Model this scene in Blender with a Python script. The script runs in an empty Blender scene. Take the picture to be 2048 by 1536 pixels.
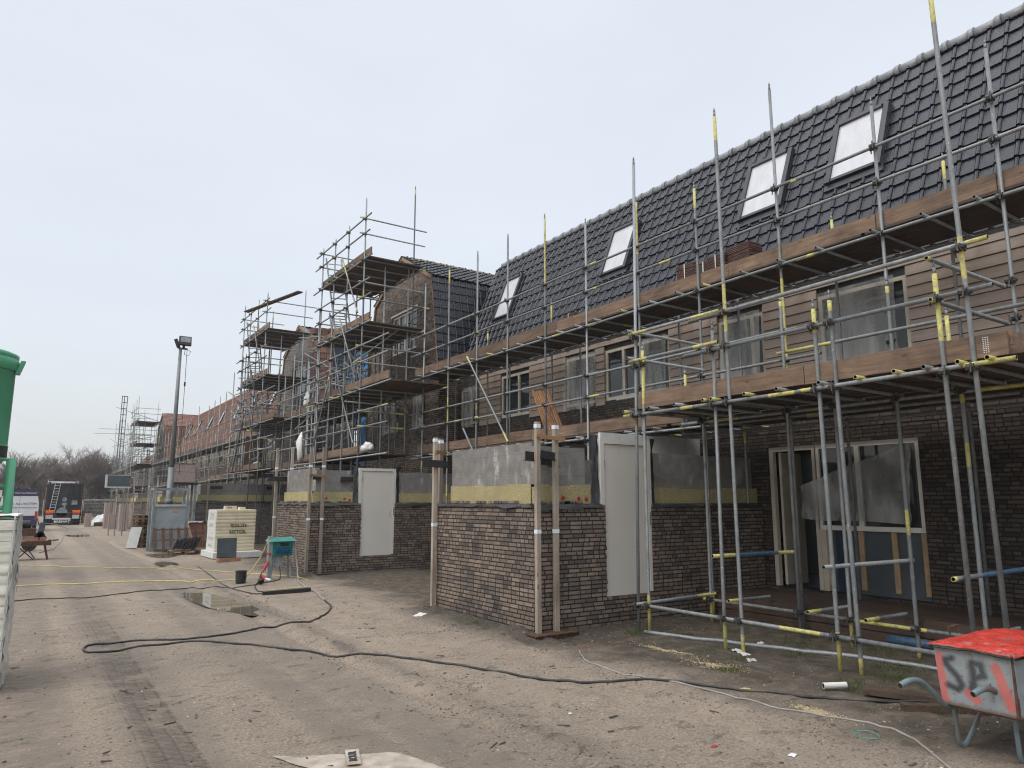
import bpy, bmesh, math, random
from mathutils import Vector, Matrix, noise
from mathutils.geometry import tessellate_polygon

S = bpy.context.scene
COL = S.collection
R = random.Random(7)
rad = math.radians

# ------------------------------------------------------------------ camera
cd = bpy.data.cameras.new('camera'); cam = bpy.data.objects.new('camera', cd); COL.objects.link(cam)
cd.sensor_width = 36.0; cd.lens = 1430.0 / 2048 * 36; cd.clip_start = 0.05; cd.clip_end = 3000
cam.location = (0, 0, 1.85); cam.rotation_euler = (rad(90 + 9.332), 0, rad(-33.851))
S.camera = cam

# ------------------------------------------------------------------ overcast sky and a weak, very soft sun
SUN_EL, SUN_AZ = 48.0, 262.0                       # azimuth clockwise from +Y: light from the left of the row
w = bpy.data.worlds.new('World'); S.world = w; w.use_nodes = True
wn, wl = w.node_tree.nodes, w.node_tree.links
wn.clear()
wout = wn.new('ShaderNodeOutputWorld'); add = wn.new('ShaderNodeAddShader')
sky = wn.new('ShaderNodeTexSky'); sky.sky_type = 'NISHITA'; sky.sun_disc = False
sky.sun_elevation = rad(SUN_EL); sky.sun_rotation = rad(SUN_AZ); sky.dust_density = 4
b1 = wn.new('ShaderNodeBackground'); b1.inputs[1].default_value = 0.05
wl.new(sky.outputs[0], b1.inputs[0])
tc = wn.new('ShaderNodeTexCoord'); sep = wn.new('ShaderNodeSeparateXYZ'); wl.new(tc.outputs['Generated'], sep.inputs[0])
ramp = wn.new('ShaderNodeValToRGB'); wl.new(sep.outputs[2], ramp.inputs[0])
e = ramp.color_ramp.elements
e[0].position = 0.0; e[0].color = (0.61, 0.625, 0.63, 1)
e[1].position = 0.62; e[1].color = (0.70, 0.73, 0.765, 1)
x = ramp.color_ramp.elements.new(0.12); x.color = (0.63, 0.652, 0.667, 1)
x = ramp.color_ramp.elements.new(0.30); x.color = (0.66, 0.695, 0.728, 1)
x = ramp.color_ramp.elements.new(0.95); x.color = (2.0, 2.05, 2.1, 1)
mp = wn.new('ShaderNodeMapping'); mp.inputs['Scale'].default_value = (1.6, 1.6, 4.5); wl.new(tc.outputs['Generated'], mp.inputs[0])
nz = wn.new('ShaderNodeTexNoise'); nz.inputs['Scale'].default_value = 1.7; nz.inputs['Detail'].default_value = 3
wl.new(mp.outputs[0], nz.inputs[0])
mr = wn.new('ShaderNodeMapRange'); mr.inputs[1].default_value = 0.3; mr.inputs[2].default_value = 0.7
mr.inputs[3].default_value = 0.965; mr.inputs[4].default_value = 1.03; wl.new(nz.outputs[0], mr.inputs[0])
vm = wn.new('ShaderNodeVectorMath'); vm.operation = 'SCALE'; wl.new(ramp.outputs[0], vm.inputs[0]); wl.new(mr.outputs[0], vm.inputs['Scale'])
b2 = wn.new('ShaderNodeBackground'); b2.inputs[1].default_value = 0.95; wl.new(vm.outputs[0], b2.inputs[0])
wl.new(b1.outputs[0], add.inputs[0]); wl.new(b2.outputs[0], add.inputs[1]); wl.new(add.outputs[0], wout.inputs[0])
sd = bpy.data.lights.new('sun', 'SUN'); sd.energy = 0.9; sd.angle = rad(35); sd.color = (1.0, 0.975, 0.94)
so = bpy.data.objects.new('sun', sd); COL.objects.link(so); so.location = (-30, 0, 40)
so.rotation_euler = (rad(90 - SUN_EL), 0, rad(-SUN_AZ + 180))
S.view_settings.view_transform = 'Standard'; S.view_settings.look = 'None'
S.view_settings.exposure = 0.12; S.view_settings.gamma = 1.0
S.cycles.filter_width = 1.15; S.cycles.max_bounces = 6; S.cycles.transparent_max_bounces = 12

# ------------------------------------------------------------------ material helpers
class N:
    """small wrapper that builds a Principled material out of nodes"""
    def __init__(s, name, rough=0.8, spec=0.4, metal=0.0):
        s.m = bpy.data.materials.new(name); s.m.use_nodes = True
        s.t = s.m.node_tree; s.b = s.t.nodes['Principled BSDF']
        s.b.inputs['Roughness'].default_value = rough
        s.b.inputs['Specular IOR Level'].default_value = spec
        s.b.inputs['Metallic'].default_value = metal
        s.tc = None
    def n(s, typ, **kw):
        nd = s.t.nodes.new('ShaderNode' + typ)
        for k, v in kw.items():
            if k.startswith('_'): nd.inputs[int(k[1:])].default_value = v
            else: setattr(nd, k, v)
        return nd
    def l(s, a, b): s.t.links.new(a, b)
    def co(s, kind='Object'):
        if s.tc is None: s.tc = s.n('TexCoord')
        return s.tc.outputs[kind]
    def map(s, scale, kind='Object'):
        mpn = s.n('Mapping'); mpn.inputs['Scale'].default_value = scale; s.l(s.co(kind), mpn.inputs[0]); return mpn.outputs[0]
    def noise(s, scale, detail=4, vec=None, rough=0.55, dist=0.0):
        nd = s.n('TexNoise'); nd.inputs['Scale'].default_value = scale; nd.inputs['Detail'].default_value = detail
        nd.inputs['Roughness'].default_value = rough; nd.inputs['Distortion'].default_value = dist
        s.l(vec if vec is not None else s.co(), nd.inputs[0]); return nd.outputs[0]
    def math(s, op, a, b=0.0, c=0.0, clamp=False):
        nd = s.n('Math', operation=op); nd.use_clamp = clamp
        for i, v in enumerate((a, b, c)):
            if isinstance(v, (int, float)): nd.inputs[i].default_value = v
            else: s.l(v, nd.inputs[i])
        return nd.outputs[0]
    def rng(s, v, a, b, c=0.0, d=1.0):
        nd = s.n('MapRange', _1=a, _2=b, _3=c, _4=d); s.l(v, nd.inputs[0]); return nd.outputs[0]
    def ramp(s, v, stops, const=False):
        nd = s.n('ValToRGB'); s.l(v, nd.inputs[0]); els = nd.color_ramp.elements
        if const: nd.color_ramp.interpolation = 'CONSTANT'
        els[0].position = stops[0][0]; els[0].color = (*stops[0][1], 1)
        els[1].position = stops[-1][0]; els[1].color = (*stops[-1][1], 1)
        for p, c in stops[1:-1]: els.new(p).color = (*c, 1)
        return nd.outputs[0]
    def mix(s, f, a, b, mode='MIX'):
        nd = s.n('Mix', data_type='RGBA', blend_type=mode)
        for i, v in ((0, f), (6, a), (7, b)):
            if isinstance(v, (int, float)): nd.inputs[i].default_value = v
            elif isinstance(v, tuple): nd.inputs[i].default_value = (*v, 1)
            else: s.l(v, nd.inputs[i])
        return nd.outputs[2]
    def base(s, c):
        if isinstance(c, tuple): s.b.inputs['Base Color'].default_value = (*c, 1)
        else: s.l(c, s.b.inputs['Base Color'])
    def rough(s, v): s.l(v, s.b.inputs['Roughness'])
    def bump(s, h, dist=0.01, strength=1.0):
        nd = s.n('Bump'); nd.inputs['Distance'].default_value = dist; nd.inputs['Strength'].default_value = strength
        s.l(h, nd.inputs['Height']); s.l(nd.outputs[0], s.b.inputs['Normal'])

def mat_noise(name, c1, c2, scale=6, rough=0.8, spec=0.4, metal=0.0, bump=0.0, stretch=(1, 1, 1), lo=0.35, hi=0.65, dirt=None, dscale=1.3):
    q = N(name, rough, spec, metal); v = q.map(stretch)
    n1 = q.noise(scale, 5, v); c = q.mix(q.rng(n1, lo, hi), c1, c2)
    if dirt: c = q.mix(q.rng(q.noise(dscale, 6), 0.5, 0.72), c, dirt)
    q.base(c)
    if bump: q.bump(n1, bump)
    return q.m

def mat_brick(name, pal, mortar, wb=0.215, hb=0.0625, joint=0.0072, dark=0.5):
    """wild bond brickwork on walls that run along X or along Y; the joints are open and raked"""
    q = N(name, 0.88, 0.25)
    geo = q.n('NewGeometry'); sp = q.n('SeparateXYZ'); q.l(q.co(), sp.inputs[0])
    sn = q.n('SeparateXYZ'); q.l(geo.outputs['True Normal'], sn.inputs[0])
    isx = q.math('GREATER_THAN', q.math('ABSOLUTE', sn.outputs[0]), 0.6)
    u = q.math('ADD', q.math('MULTIPLY', sp.outputs[1], isx), q.math('MULTIPLY', sp.outputs[0], q.math('SUBTRACT', 1.0, isx)))
    v = q.math('ADD', sp.outputs[2], 10.0)
    vv = q.math('DIVIDE', v, hb); row = q.math('FLOOR', vv); fv = q.math('FRACT', vv)
    wr = q.n('TexWhiteNoise', noise_dimensions='1D'); q.l(row, wr.inputs['W'])
    uu = q.math('ADD', q.math('DIVIDE', q.math('ADD', u, 50.0), wb), q.math('MULTIPLY', wr.outputs[0], 7.0))
    cell = q.math('FLOOR', uu); fu = q.math('FRACT', uu)
    cv = q.n('CombineXYZ'); q.l(cell, cv.inputs[0]); q.l(row, cv.inputs[1])
    w1 = q.n('TexWhiteNoise', noise_dimensions='2D'); q.l(cv.outputs[0], w1.inputs['Vector'])
    split = q.math('GREATER_THAN', w1.outputs[0], 0.72); one = q.math('SUBTRACT', 1.0, split)
    f2 = q.math('MULTIPLY', fu, 2.0)
    fu2 = q.math('ADD', q.math('MULTIPLY', fu, one), q.math('MULTIPLY', q.math('FRACT', f2), split))
    wf = q.math('MULTIPLY', q.math('SUBTRACT', 1.0, q.math('MULTIPLY', split, 0.5)), wb)
    sub = q.math('MULTIPLY', q.math('FLOOR', f2), split)
    cv2 = q.n('CombineXYZ'); q.l(cell, cv2.inputs[0]); q.l(row, cv2.inputs[1]); q.l(sub, cv2.inputs[2])
    w2 = q.n('TexWhiteNoise', noise_dimensions='3D'); q.l(cv2.outputs[0], w2.inputs['Vector'])
    wob = q.math('MULTIPLY', q.math('SUBTRACT', q.noise(40, 3), 0.5), 0.006)
    du = q.math('MULTIPLY', q.math('MINIMUM', fu2, q.math('SUBTRACT', 1.0, fu2)), wf)
    dv = q.math('MULTIPLY', q.math('MINIMUM', fv, q.math('SUBTRACT', 1.0, fv)), hb)
    d = q.math('ADD', q.math('MINIMUM', du, dv), wob)
    mask = q.rng(d, joint * 0.65, joint * 1.35)
    clus = q.math('ADD', q.rng(q.noise(1.1, 3), 0.35, 0.65, -0.13, 0.13), q.math('MULTIPLY', q.math('SUBTRACT', wr.outputs[0], 0.5), 0.14))
    pick = q.math('ADD', q.math('MULTIPLY', w2.outputs[0], 0.8), q.math('ADD', clus, 0.1), clamp=True)
    col = q.ramp(pick, pal)
    grain = q.noise(55, 5, rough=0.7)
    col = q.mix(q.rng(grain, 0.3, 0.7, 0.0, dark), col, (0.04, 0.035, 0.032))
    patch = q.math('MULTIPLY', q.math('GREATER_THAN', w2.outputs[0], 0.45), q.rng(q.noise(14, 2), 0.52, 0.68))
    col = q.mix(q.math('MULTIPLY', patch, 0.42), col, (0.055, 0.05, 0.05))
    low = q.rng(sp.outputs[2], 0.0, 0.35, 0.45, 0.0)
    col = q.mix(q.math('MULTIPLY', low, q.rng(q.noise(5, 4), 0.35, 0.6)), col, (0.085, 0.072, 0.06))
    q.base(q.mix(mask, mortar, col))
    q.bump(q.math('ADD', mask, q.math('MULTIPLY', grain, 0.25)), 0.012)
    return q.m

def mat_wood(name, c1, c2, axis=1, rough=0.75, knots=True, dirt=(0.05, 0.04, 0.03), spec=0.3):
    q = N(name, rough, spec)
    sc = [14, 14, 14]; sc[axis] = 0.9
    v = q.map(tuple(sc)); g = q.noise(1.6, 6, v, 0.65, 0.6)
    c = q.mix(q.rng(g, 0.3, 0.7), c1, c2)
    oi = q.n('ObjectInfo'); hs = q.n('HueSaturation'); q.l(c, hs.inputs['Color'])
    q.l(q.rng(oi.outputs['Random'], 0, 1, 0.72, 1.22), hs.inputs['Value']); c = hs.outputs[0]
    st = q.rng(q.noise(1.6, 6, rough=0.65), 0.46, 0.70)
    c = q.mix(q.math('MULTIPLY', st, 0.75), c, dirt)
    if knots:
        vo = q.n('TexVoronoi'); vo.inputs['Scale'].default_value = 1.0
        s2 = [7, 7, 7]; s2[axis] = 2.6; q.l(q.map(tuple(s2)), vo.inputs[0])
        c = q.mix(q.rng(vo.outputs[0], 0.05, 0.13, 0.7, 0.0), c, (0.05, 0.028, 0.018))
    q.base(c); q.bump(g, 0.004)
    return q.m

M = {}
PALN = [(0.0, (0.075, 0.07, 0.068)), (0.22, (0.15, 0.126, 0.11)), (0.45, (0.228, 0.183, 0.149)), (0.7, (0.287, 0.225, 0.176)), (1.0, (0.37, 0.297, 0.235))]
PALD = [(0.0, (0.024, 0.022, 0.023)), (0.3, (0.052, 0.044, 0.039)), (0.6, (0.085, 0.066, 0.052)), (1.0, (0.135, 0.102, 0.078))]
PALL = [(0.0, (0.20, 0.16, 0.15)), (0.4, (0.32, 0.25, 0.22)), (0.7, (0.40, 0.32, 0.28)), (1.0, (0.52, 0.44, 0.39))]
M['brick'] = mat_brick('brown wild bond brick', PALN, (0.028, 0.02, 0.017))
M['brickshaded'] = mat_brick('brown brick with deck shade', PALD, (0.022, 0.018, 0.016))  # albedo lowered to put the shade under the scaffold decks into the brick
M['brickpale'] = mat_brick('pale pink brick', PALL, (0.22, 0.19, 0.175), joint=0.005, dark=0.2)
M['brickgrey'] = mat_brick('grey purple brick', [(0, (0.13, 0.115, 0.115)), (0.5, (0.24, 0.205, 0.19)), (1, (0.35, 0.30, 0.27))], (0.13, 0.115, 0.108), dark=0.25)

def mat_block():
    q = N('glued sand lime block', 0.9, 0.2)
    n1 = q.noise(7, 6); c = q.mix(q.rng(n1, 0.3, 0.7), (0.165, 0.16, 0.151), (0.245, 0.238, 0.227))
    n2 = q.noise(90, 2); c = q.mix(q.rng(n2, 0.55, 0.75, 0, 0.5), c, (0.09, 0.085, 0.08))
    bl = q.rng(q.noise(3.4, 2, q.map((1.3, 1.3, 0.55))), 0.60, 0.72)           # white lime bloom
    c = q.mix(q.math('MULTIPLY', bl, q.rng(q.noise(30, 4), 0.3, 0.6)), c, (0.42, 0.405, 0.385))
    sp = q.n('SeparateXYZ'); q.l(q.co(), sp.inputs[0])
    zz = q.math('FRACT', q.math('DIVIDE', q.math('ADD', sp.outputs[2], 0.06), 0.33))
    jn = q.rng(q.math('ABSOLUTE', q.math('SUBTRACT', zz, 0.5)), 0.482, 0.495)
    jn = q.math('MULTIPLY', jn, q.rng(q.noise(9, 3), 0.40, 0.55))
    c = q.mix(jn, c, (0.25, 0.24, 0.225)); q.base(c)
    q.bump(q.math('ADD', q.math('MULTIPLY', n2, 0.3), q.math('ADD', n1, jn)), 0.006)
    return q.m
M['block'] = mat_block()
def mat_wool():
    q = N('yellow mineral wool', 0.95, 0.1)
    n = q.noise(34, 6, q.map((1, 1, 1.6)), 0.8)
    c = q.mix(q.rng(n, 0.3, 0.7), (0.24, 0.20, 0.085), (0.70, 0.62, 0.36))
    c = q.mix(q.rng(q.noise(3, 3), 0.45, 0.7), c, (0.42, 0.36, 0.20)); q.base(c); q.bump(n, 0.035); return q.m
M['wool'] = mat_wool()
M['membrane'] = mat_noise('black bituminous membrane', (0.012, 0.013, 0.015), (0.03, 0.032, 0.036), 8, 0.45, 0.5, bump=0.004)
def mat_door():
    q = N('cream primed door', 0.42, 0.5)
    c = q.mix(q.rng(q.noise(0.9, 3), 0.35, 0.7), (0.60, 0.575, 0.525), (0.645, 0.62, 0.57))
    c = q.mix(q.rng(q.noise(2.2, 6, q.map((5, 5, 0.6))), 0.6, 0.85, 0, 0.35), c, (0.42, 0.39, 0.34)); q.base(c); return q.m
M['door'] = mat_door()
M['frame'] = mat_noise('beige window frame', (0.44, 0.40, 0.33), (0.52, 0.48, 0.40), 3, 0.5)
M['framewhite'] = mat_noise('off white window frame', (0.62, 0.60, 0.55), (0.7, 0.68, 0.63), 3, 0.45)
q = N('window glass with dark room tone', 0.04, 0.6); q.base(q.mix(q.rng(q.noise(0.8, 2), 0.35, 0.7), (0.012, 0.014, 0.016), (0.045, 0.05, 0.052))); M['glass'] = q.m  # opaque pane, the unlit room behind is painted into its colour
M['blue'] = mat_noise('blue underlay foil', (0.03, 0.14, 0.34), (0.05, 0.24, 0.52), 1.5, 0.5, bump=0.01)
M['bluedark'] = mat_noise('navy foil', (0.010, 0.022, 0.045), (0.018, 0.036, 0.07), 1.5, 0.6, bump=0.01)
M['greypanel'] = mat_noise('slate grey foil panel', (0.055, 0.07, 0.08), (0.08, 0.10, 0.112), 2, 0.6, bump=0.006)
def mat_film():
    q = N('hazy plastic film', 0.25, 0.5); t = q.t
    n = q.noise(1.6, 2, q.map((1.5, 2.4, 0.5)), 0.5, 0.4)
    q.base(q.mix(q.rng(n, 0.35, 0.7), (0.36, 0.36, 0.345), (0.50, 0.50, 0.475))); q.bump(n, 0.02)
    tr = q.n('BsdfTransparent'); mx = q.n('MixShader'); q.l(q.rng(n, 0.3, 0.75, 0.30, 0.62), mx.inputs[0])
    q.l(tr.outputs[0], mx.inputs[1]); q.l(q.b.outputs[0], mx.inputs[2])
    q.l(mx.outputs[0], t.nodes['Material Output'].inputs[0]); return q.m
M['film'] = mat_film()
def mat_tile(name, c1, c2, c3, rough, spec=0.5, wet=0.0):
    q = N(name, rough, spec); uv = q.co('UV')
    fl = q.n('VectorMath', operation='FLOOR'); q.l(uv, fl.inputs[0])
    wv = q.n('TexWhiteNoise', noise_dimensions='2D'); q.l(fl.outputs[0], wv.inputs['Vector'])
    n1 = q.noise(3, 4, q.map((4, 12, 4)))
    c = q.mix(wv.outputs[0], c1, c2); c = q.mix(q.rng(n1, 0.45, 0.75, 0, 0.7), c, c3)
    st = q.noise(2.5, 5, q.map((2, 16, 1.2))); c = q.mix(q.rng(st, 0.6, 0.8, 0, 0.16), c, (0.2, 0.2, 0.21))
    q.base(c); q.bump(q.noise(35, 4), 0.004)
    q.rough(q.rng(n1, 0.3, 0.7, rough - 0.1, rough + 0.15)); return q.m
M['tile'] = mat_tile('anthracite roof tile', (0.0045, 0.006, 0.011), (0.013, 0.015, 0.025), (0.013, 0.0115, 0.017), 0.27)
M['tilered'] = mat_tile('red brown roof tile', (0.135, 0.060, 0.036), (0.235, 0.110, 0.066), (0.095, 0.045, 0.03), 0.55)
M['ridge'] = mat_noise('ridge tile with painted wet sheen', (0.17, 0.18, 0.19), (0.25, 0.26, 0.275), 5, 0.38, 0.5)  # pale grey puts the wet sky reflection into the base colour
M['ridgered'] = mat_noise('red ridge tile', (0.22, 0.09, 0.06), (0.30, 0.13, 0.09), 5, 0.5)
M['clad'] = mat_wood('brown wood grain cladding', (0.255, 0.205, 0.170), (0.315, 0.258, 0.216), 1, 0.6, False, (0.215, 0.175, 0.145))
M['anth'] = mat_noise('anthracite metal', (0.025, 0.028, 0.033), (0.04, 0.044, 0.05), 4, 0.4, 0.5)
M['skyglass'] = mat_noise('film covered roof window glass', (0.49, 0.50, 0.53), (0.56, 0.56, 0.60), 2.2, 0.14, 0.5, stretch=(3, 3, 0.6))
M['fresh'] = mat_wood('fresh timber', (0.40, 0.27, 0.15), (0.52, 0.37, 0.22), 2, 0.7)
M['orangewood'] = mat_wood('orange brown batten', (0.26, 0.135, 0.065), (0.36, 0.20, 0.105), 0, 0.6, False)
M['palewood'] = mat_wood('dull orange verge wood', (0.25, 0.165, 0.105), (0.34, 0.24, 0.16), 2, 0.75, False)
M['greytimber'] = mat_wood('weathered grey timber', (0.27, 0.225, 0.18), (0.40, 0.345, 0.285), 2, 0.8, True, (0.16, 0.13, 0.105))
M['deck'] = mat_wood('dirty scaffold board', (0.075, 0.055, 0.042), (0.135, 0.10, 0.078), 1, 0.85, False, (0.04, 0.032, 0.028))
M['toe'] = mat_wood('toe board wood', (0.10, 0.068, 0.048), (0.25, 0.168, 0.114), 1, 0.75, True, (0.065, 0.046, 0.035))
M['redwood'] = mat_wood('red brown wet plank', (0.050, 0.034, 0.027), (0.098, 0.066, 0.051), 1, 0.5, True, (0.03, 0.023, 0.019))
def mat_galv():
    q = N('galvanised scaffold tube', 0.5, 0.5, 0.30)
    n = q.noise(16, 5, q.map((1, 1, 0.45)), 0.7)
    oi = q.n('ObjectInfo')
    c = q.mix(q.rng(n, 0.3, 0.7), (0.165, 0.178, 0.182), (0.30, 0.318, 0.325))
    hs = q.n('HueSaturation'); q.l(c, hs.inputs['Color']); q.l(q.rng(oi.outputs['Random'], 0, 1, 0.72, 1.12), hs.inputs['Value'])
    c = q.mix(q.rng(q.noise(2.6, 6), 0.60, 0.72), hs.outputs[0], (0.15, 0.125, 0.10))
    c = q.mix(q.rng(q.noise(38, 3), 0.66, 0.74), c, (0.62, 0.62, 0.60))
    q.base(c); q.rough(q.rng(n, 0.3, 0.7, 0.36, 0.68)); q.bump(n, 0.003); return q.m
M['galv'] = mat_galv()
def mat_paint(name, c1, c2, wear):
    q = N(name, 0.5, 0.4); c = q.mix(q.rng(q.noise(9, 4), 0.35, 0.65), c1, c2)
    c = q.mix(q.rng(q.noise(24, 6, rough=0.75), 0.50, 0.60), c, wear); q.base(c); return q.m
M['yellow'] = mat_paint('worn yellow paint', (0.44, 0.40, 0.10), (0.58, 0.53, 0.17), (0.27, 0.26, 0.21))
M['bluep'] = mat_paint('worn blue paint', (0.02, 0.08, 0.16), (0.04, 0.13, 0.24), (0.14, 0.13, 0.10))
M['dark'] = mat_noise('dark steel coupler', (0.05, 0.05, 0.048), (0.11, 0.105, 0.098), 30, 0.55, 0.5, 0.5)
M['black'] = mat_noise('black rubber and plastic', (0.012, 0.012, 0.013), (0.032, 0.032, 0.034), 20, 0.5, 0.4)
M['hole'] = mat_noise('tube inside', (0.012, 0.01, 0.008), (0.025, 0.02, 0.015), 20, 0.9)
M['rust'] = mat_noise('rusty steel', (0.055, 0.030, 0.020), (0.115, 0.062, 0.040), 18, 0.85, 0.3, bump=0.004)
M['tape'] = mat_noise('pale blue tape', (0.60, 0.68, 0.76), (0.72, 0.78, 0.84), 30, 0.5)
M['red'] = mat_noise('red plastic', (0.33, 0.018, 0.02), (0.45, 0.035, 0.03), 20, 0.45)
M['white'] = mat_noise('dirty white plastic', (0.60, 0.60, 0.58), (0.74, 0.74, 0.72), 8, 0.5, dirt=(0.42, 0.40, 0.36))
M['whitesheet'] = mat_noise('white insulation board', (0.58, 0.585, 0.57), (0.66, 0.66, 0.64), 6, 0.6)
M['greyfab'] = mat_noise('grey panel', (0.27, 0.32, 0.345), (0.325, 0.375, 0.40), 2.2, 0.5, dirt=(0.225, 0.255, 0.27), dscale=2.4)
M['steelgrey'] = mat_noise('grey painted steel', (0.20, 0.225, 0.235), (0.27, 0.295, 0.30), 5, 0.5, dirt=(0.12, 0.11, 0.10), dscale=3)
M['cream'] = mat_noise('cream insulation board', (0.60, 0.53, 0.37), (0.67, 0.60, 0.44), 5, 0.65, dirt=(0.55, 0.48, 0.34))
M['creamwrap'] = mat_noise('cream boards behind glossy film', (0.70, 0.685, 0.585), (0.78, 0.77, 0.69), 3.5, 0.28, 0.5, bump=0.012, stretch=(0.6, 0.6, 4))
M['filmwhite'] = mat_noise('crumpled clear wrap', (0.36, 0.375, 0.37), (0.60, 0.61, 0.60), 9, 0.22, 0.6, bump=0.03, stretch=(1, 1, 0.6))
def mat_green():
    q = N('scratched green silo paint', 0.42, 0.5)
    c = q.mix(q.rng(q.noise(1.3, 4), 0.3, 0.7), (0.055, 0.28, 0.145), (0.09, 0.37, 0.205))
    c = q.mix(q.rng(q.noise(2.0, 6, q.map((2, 2, 0.8)), 0.7), 0.60, 0.70, 0, 0.55), c, (0.16, 0.34, 0.24))
    c = q.mix(q.rng(q.noise(7, 5, q.map((1, 1, 6)), 0.7), 0.70, 0.74), c, (0.05, 0.05, 0.04)); q.base(c); return q.m
M['green'] = mat_green()
M['teal'] = mat_noise('teal green box plastic', (0.006, 0.14, 0.115), (0.012, 0.19, 0.155), 8, 0.4)
M['tealid'] = mat_noise('pale teal lid', (0.03, 0.22, 0.18), (0.09, 0.31, 0.27), 5, 0.4)
M['navy'] = mat_noise('blue sockets', (0.01, 0.05, 0.16), (0.02, 0.09, 0.25), 20, 0.4)
M['purple'] = mat_noise('dark violet van paint', (0.03, 0.027, 0.075), (0.04, 0.036, 0.095), 2, 0.3)
M['vanwhite'] = mat_noise('white van paint', (0.58, 0.60, 0.63), (0.64, 0.66, 0.69), 2, 0.3)
M['truckdark'] = mat_noise('dark truck body', (0.012, 0.014, 0.019), (0.028, 0.03, 0.036), 3, 0.5)
M['maroon'] = mat_noise('maroon truck edge', (0.04, 0.014, 0.015), (0.065, 0.024, 0.022), 3, 0.5)
M['orange'] = mat_noise('orange rear panel', (0.72, 0.15, 0.02), (0.82, 0.2, 0.03), 4, 0.45)
M['alu'] = mat_noise('aluminium', (0.42, 0.43, 0.44), (0.58, 0.59, 0.6), 6, 0.38, 0.5, 0.5)
M['hose'] = mat_noise('yellow hose', (0.42, 0.345, 0.12), (0.54, 0.45, 0.18), 12, 0.5, dirt=(0.30, 0.245, 0.15), dscale=3)
M['greyhose'] = mat_noise('grey cable sheath', (0.23, 0.22, 0.20), (0.33, 0.31, 0.28), 12, 0.5, dirt=(0.2, 0.17, 0.14), dscale=3)
M['cable'] = mat_noise('muddy black cable', (0.014, 0.014, 0.016), (0.04, 0.038, 0.037), 14, 0.5, dirt=(0.12, 0.10, 0.08), dscale=2.2)
M['pallet'] = mat_wood('pallet wood', (0.14, 0.09, 0.055), (0.25, 0.17, 0.105), 0, 0.8)
M['bark'] = mat_noise('grey brown bark', (0.065, 0.052, 0.044), (0.115, 0.094, 0.08), 9, 0.9)
M['twig'] = mat_noise('winter twigs', (0.125, 0.098, 0.088), (0.20, 0.16, 0.145), 0.5, 0.9)
M['thicket'] = mat_noise('dry scrub', (0.085, 0.073, 0.060), (0.15, 0.132, 0.105), 0.7, 0.95)
M['letter'] = mat_noise('dark print', (0.02, 0.02, 0.022), (0.04, 0.04, 0.04), 20, 0.6)
M['letterwhite'] = mat_noise('white print', (0.66, 0.67, 0.70), (0.74, 0.75, 0.77), 20, 0.5)
M['brickred'] = mat_noise('stacked red brick', (0.26, 0.12, 0.082), (0.40, 0.215, 0.155), 14, 0.9)
M['pinkpack'] = mat_noise('packed pink brick', (0.30, 0.23, 0.21), (0.42, 0.34, 0.30), 16, 0.8, bump=0.006)
M['packtile'] = mat_noise('stacked brown tiles', (0.065, 0.036, 0.03), (0.13, 0.07, 0.055), 14, 0.7)
M['soil'] = mat_noise('soil clod', (0.05, 0.042, 0.034), (0.10, 0.085, 0.07), 16, 0.95)
M['chip'] = mat_noise('pale stone chip', (0.30, 0.26, 0.22), (0.62, 0.57, 0.50), 2.5, 0.85)
M['sawdust'] = mat_noise('yellow sawdust', (0.36, 0.28, 0.155), (0.50, 0.40, 0.24), 40, 0.95, bump=0.01)
def mat_grass():
    q = N('short rough grass', 0.75, 0.3); oi = q.noise(6, 3)
    q.base(q.ramp(oi, [(0.3, (0.035, 0.055, 0.014)), (0.5, (0.06, 0.085, 0.022)), (0.7, (0.14, 0.13, 0.05))])); return q.m
M['grass'] = mat_grass()
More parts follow.
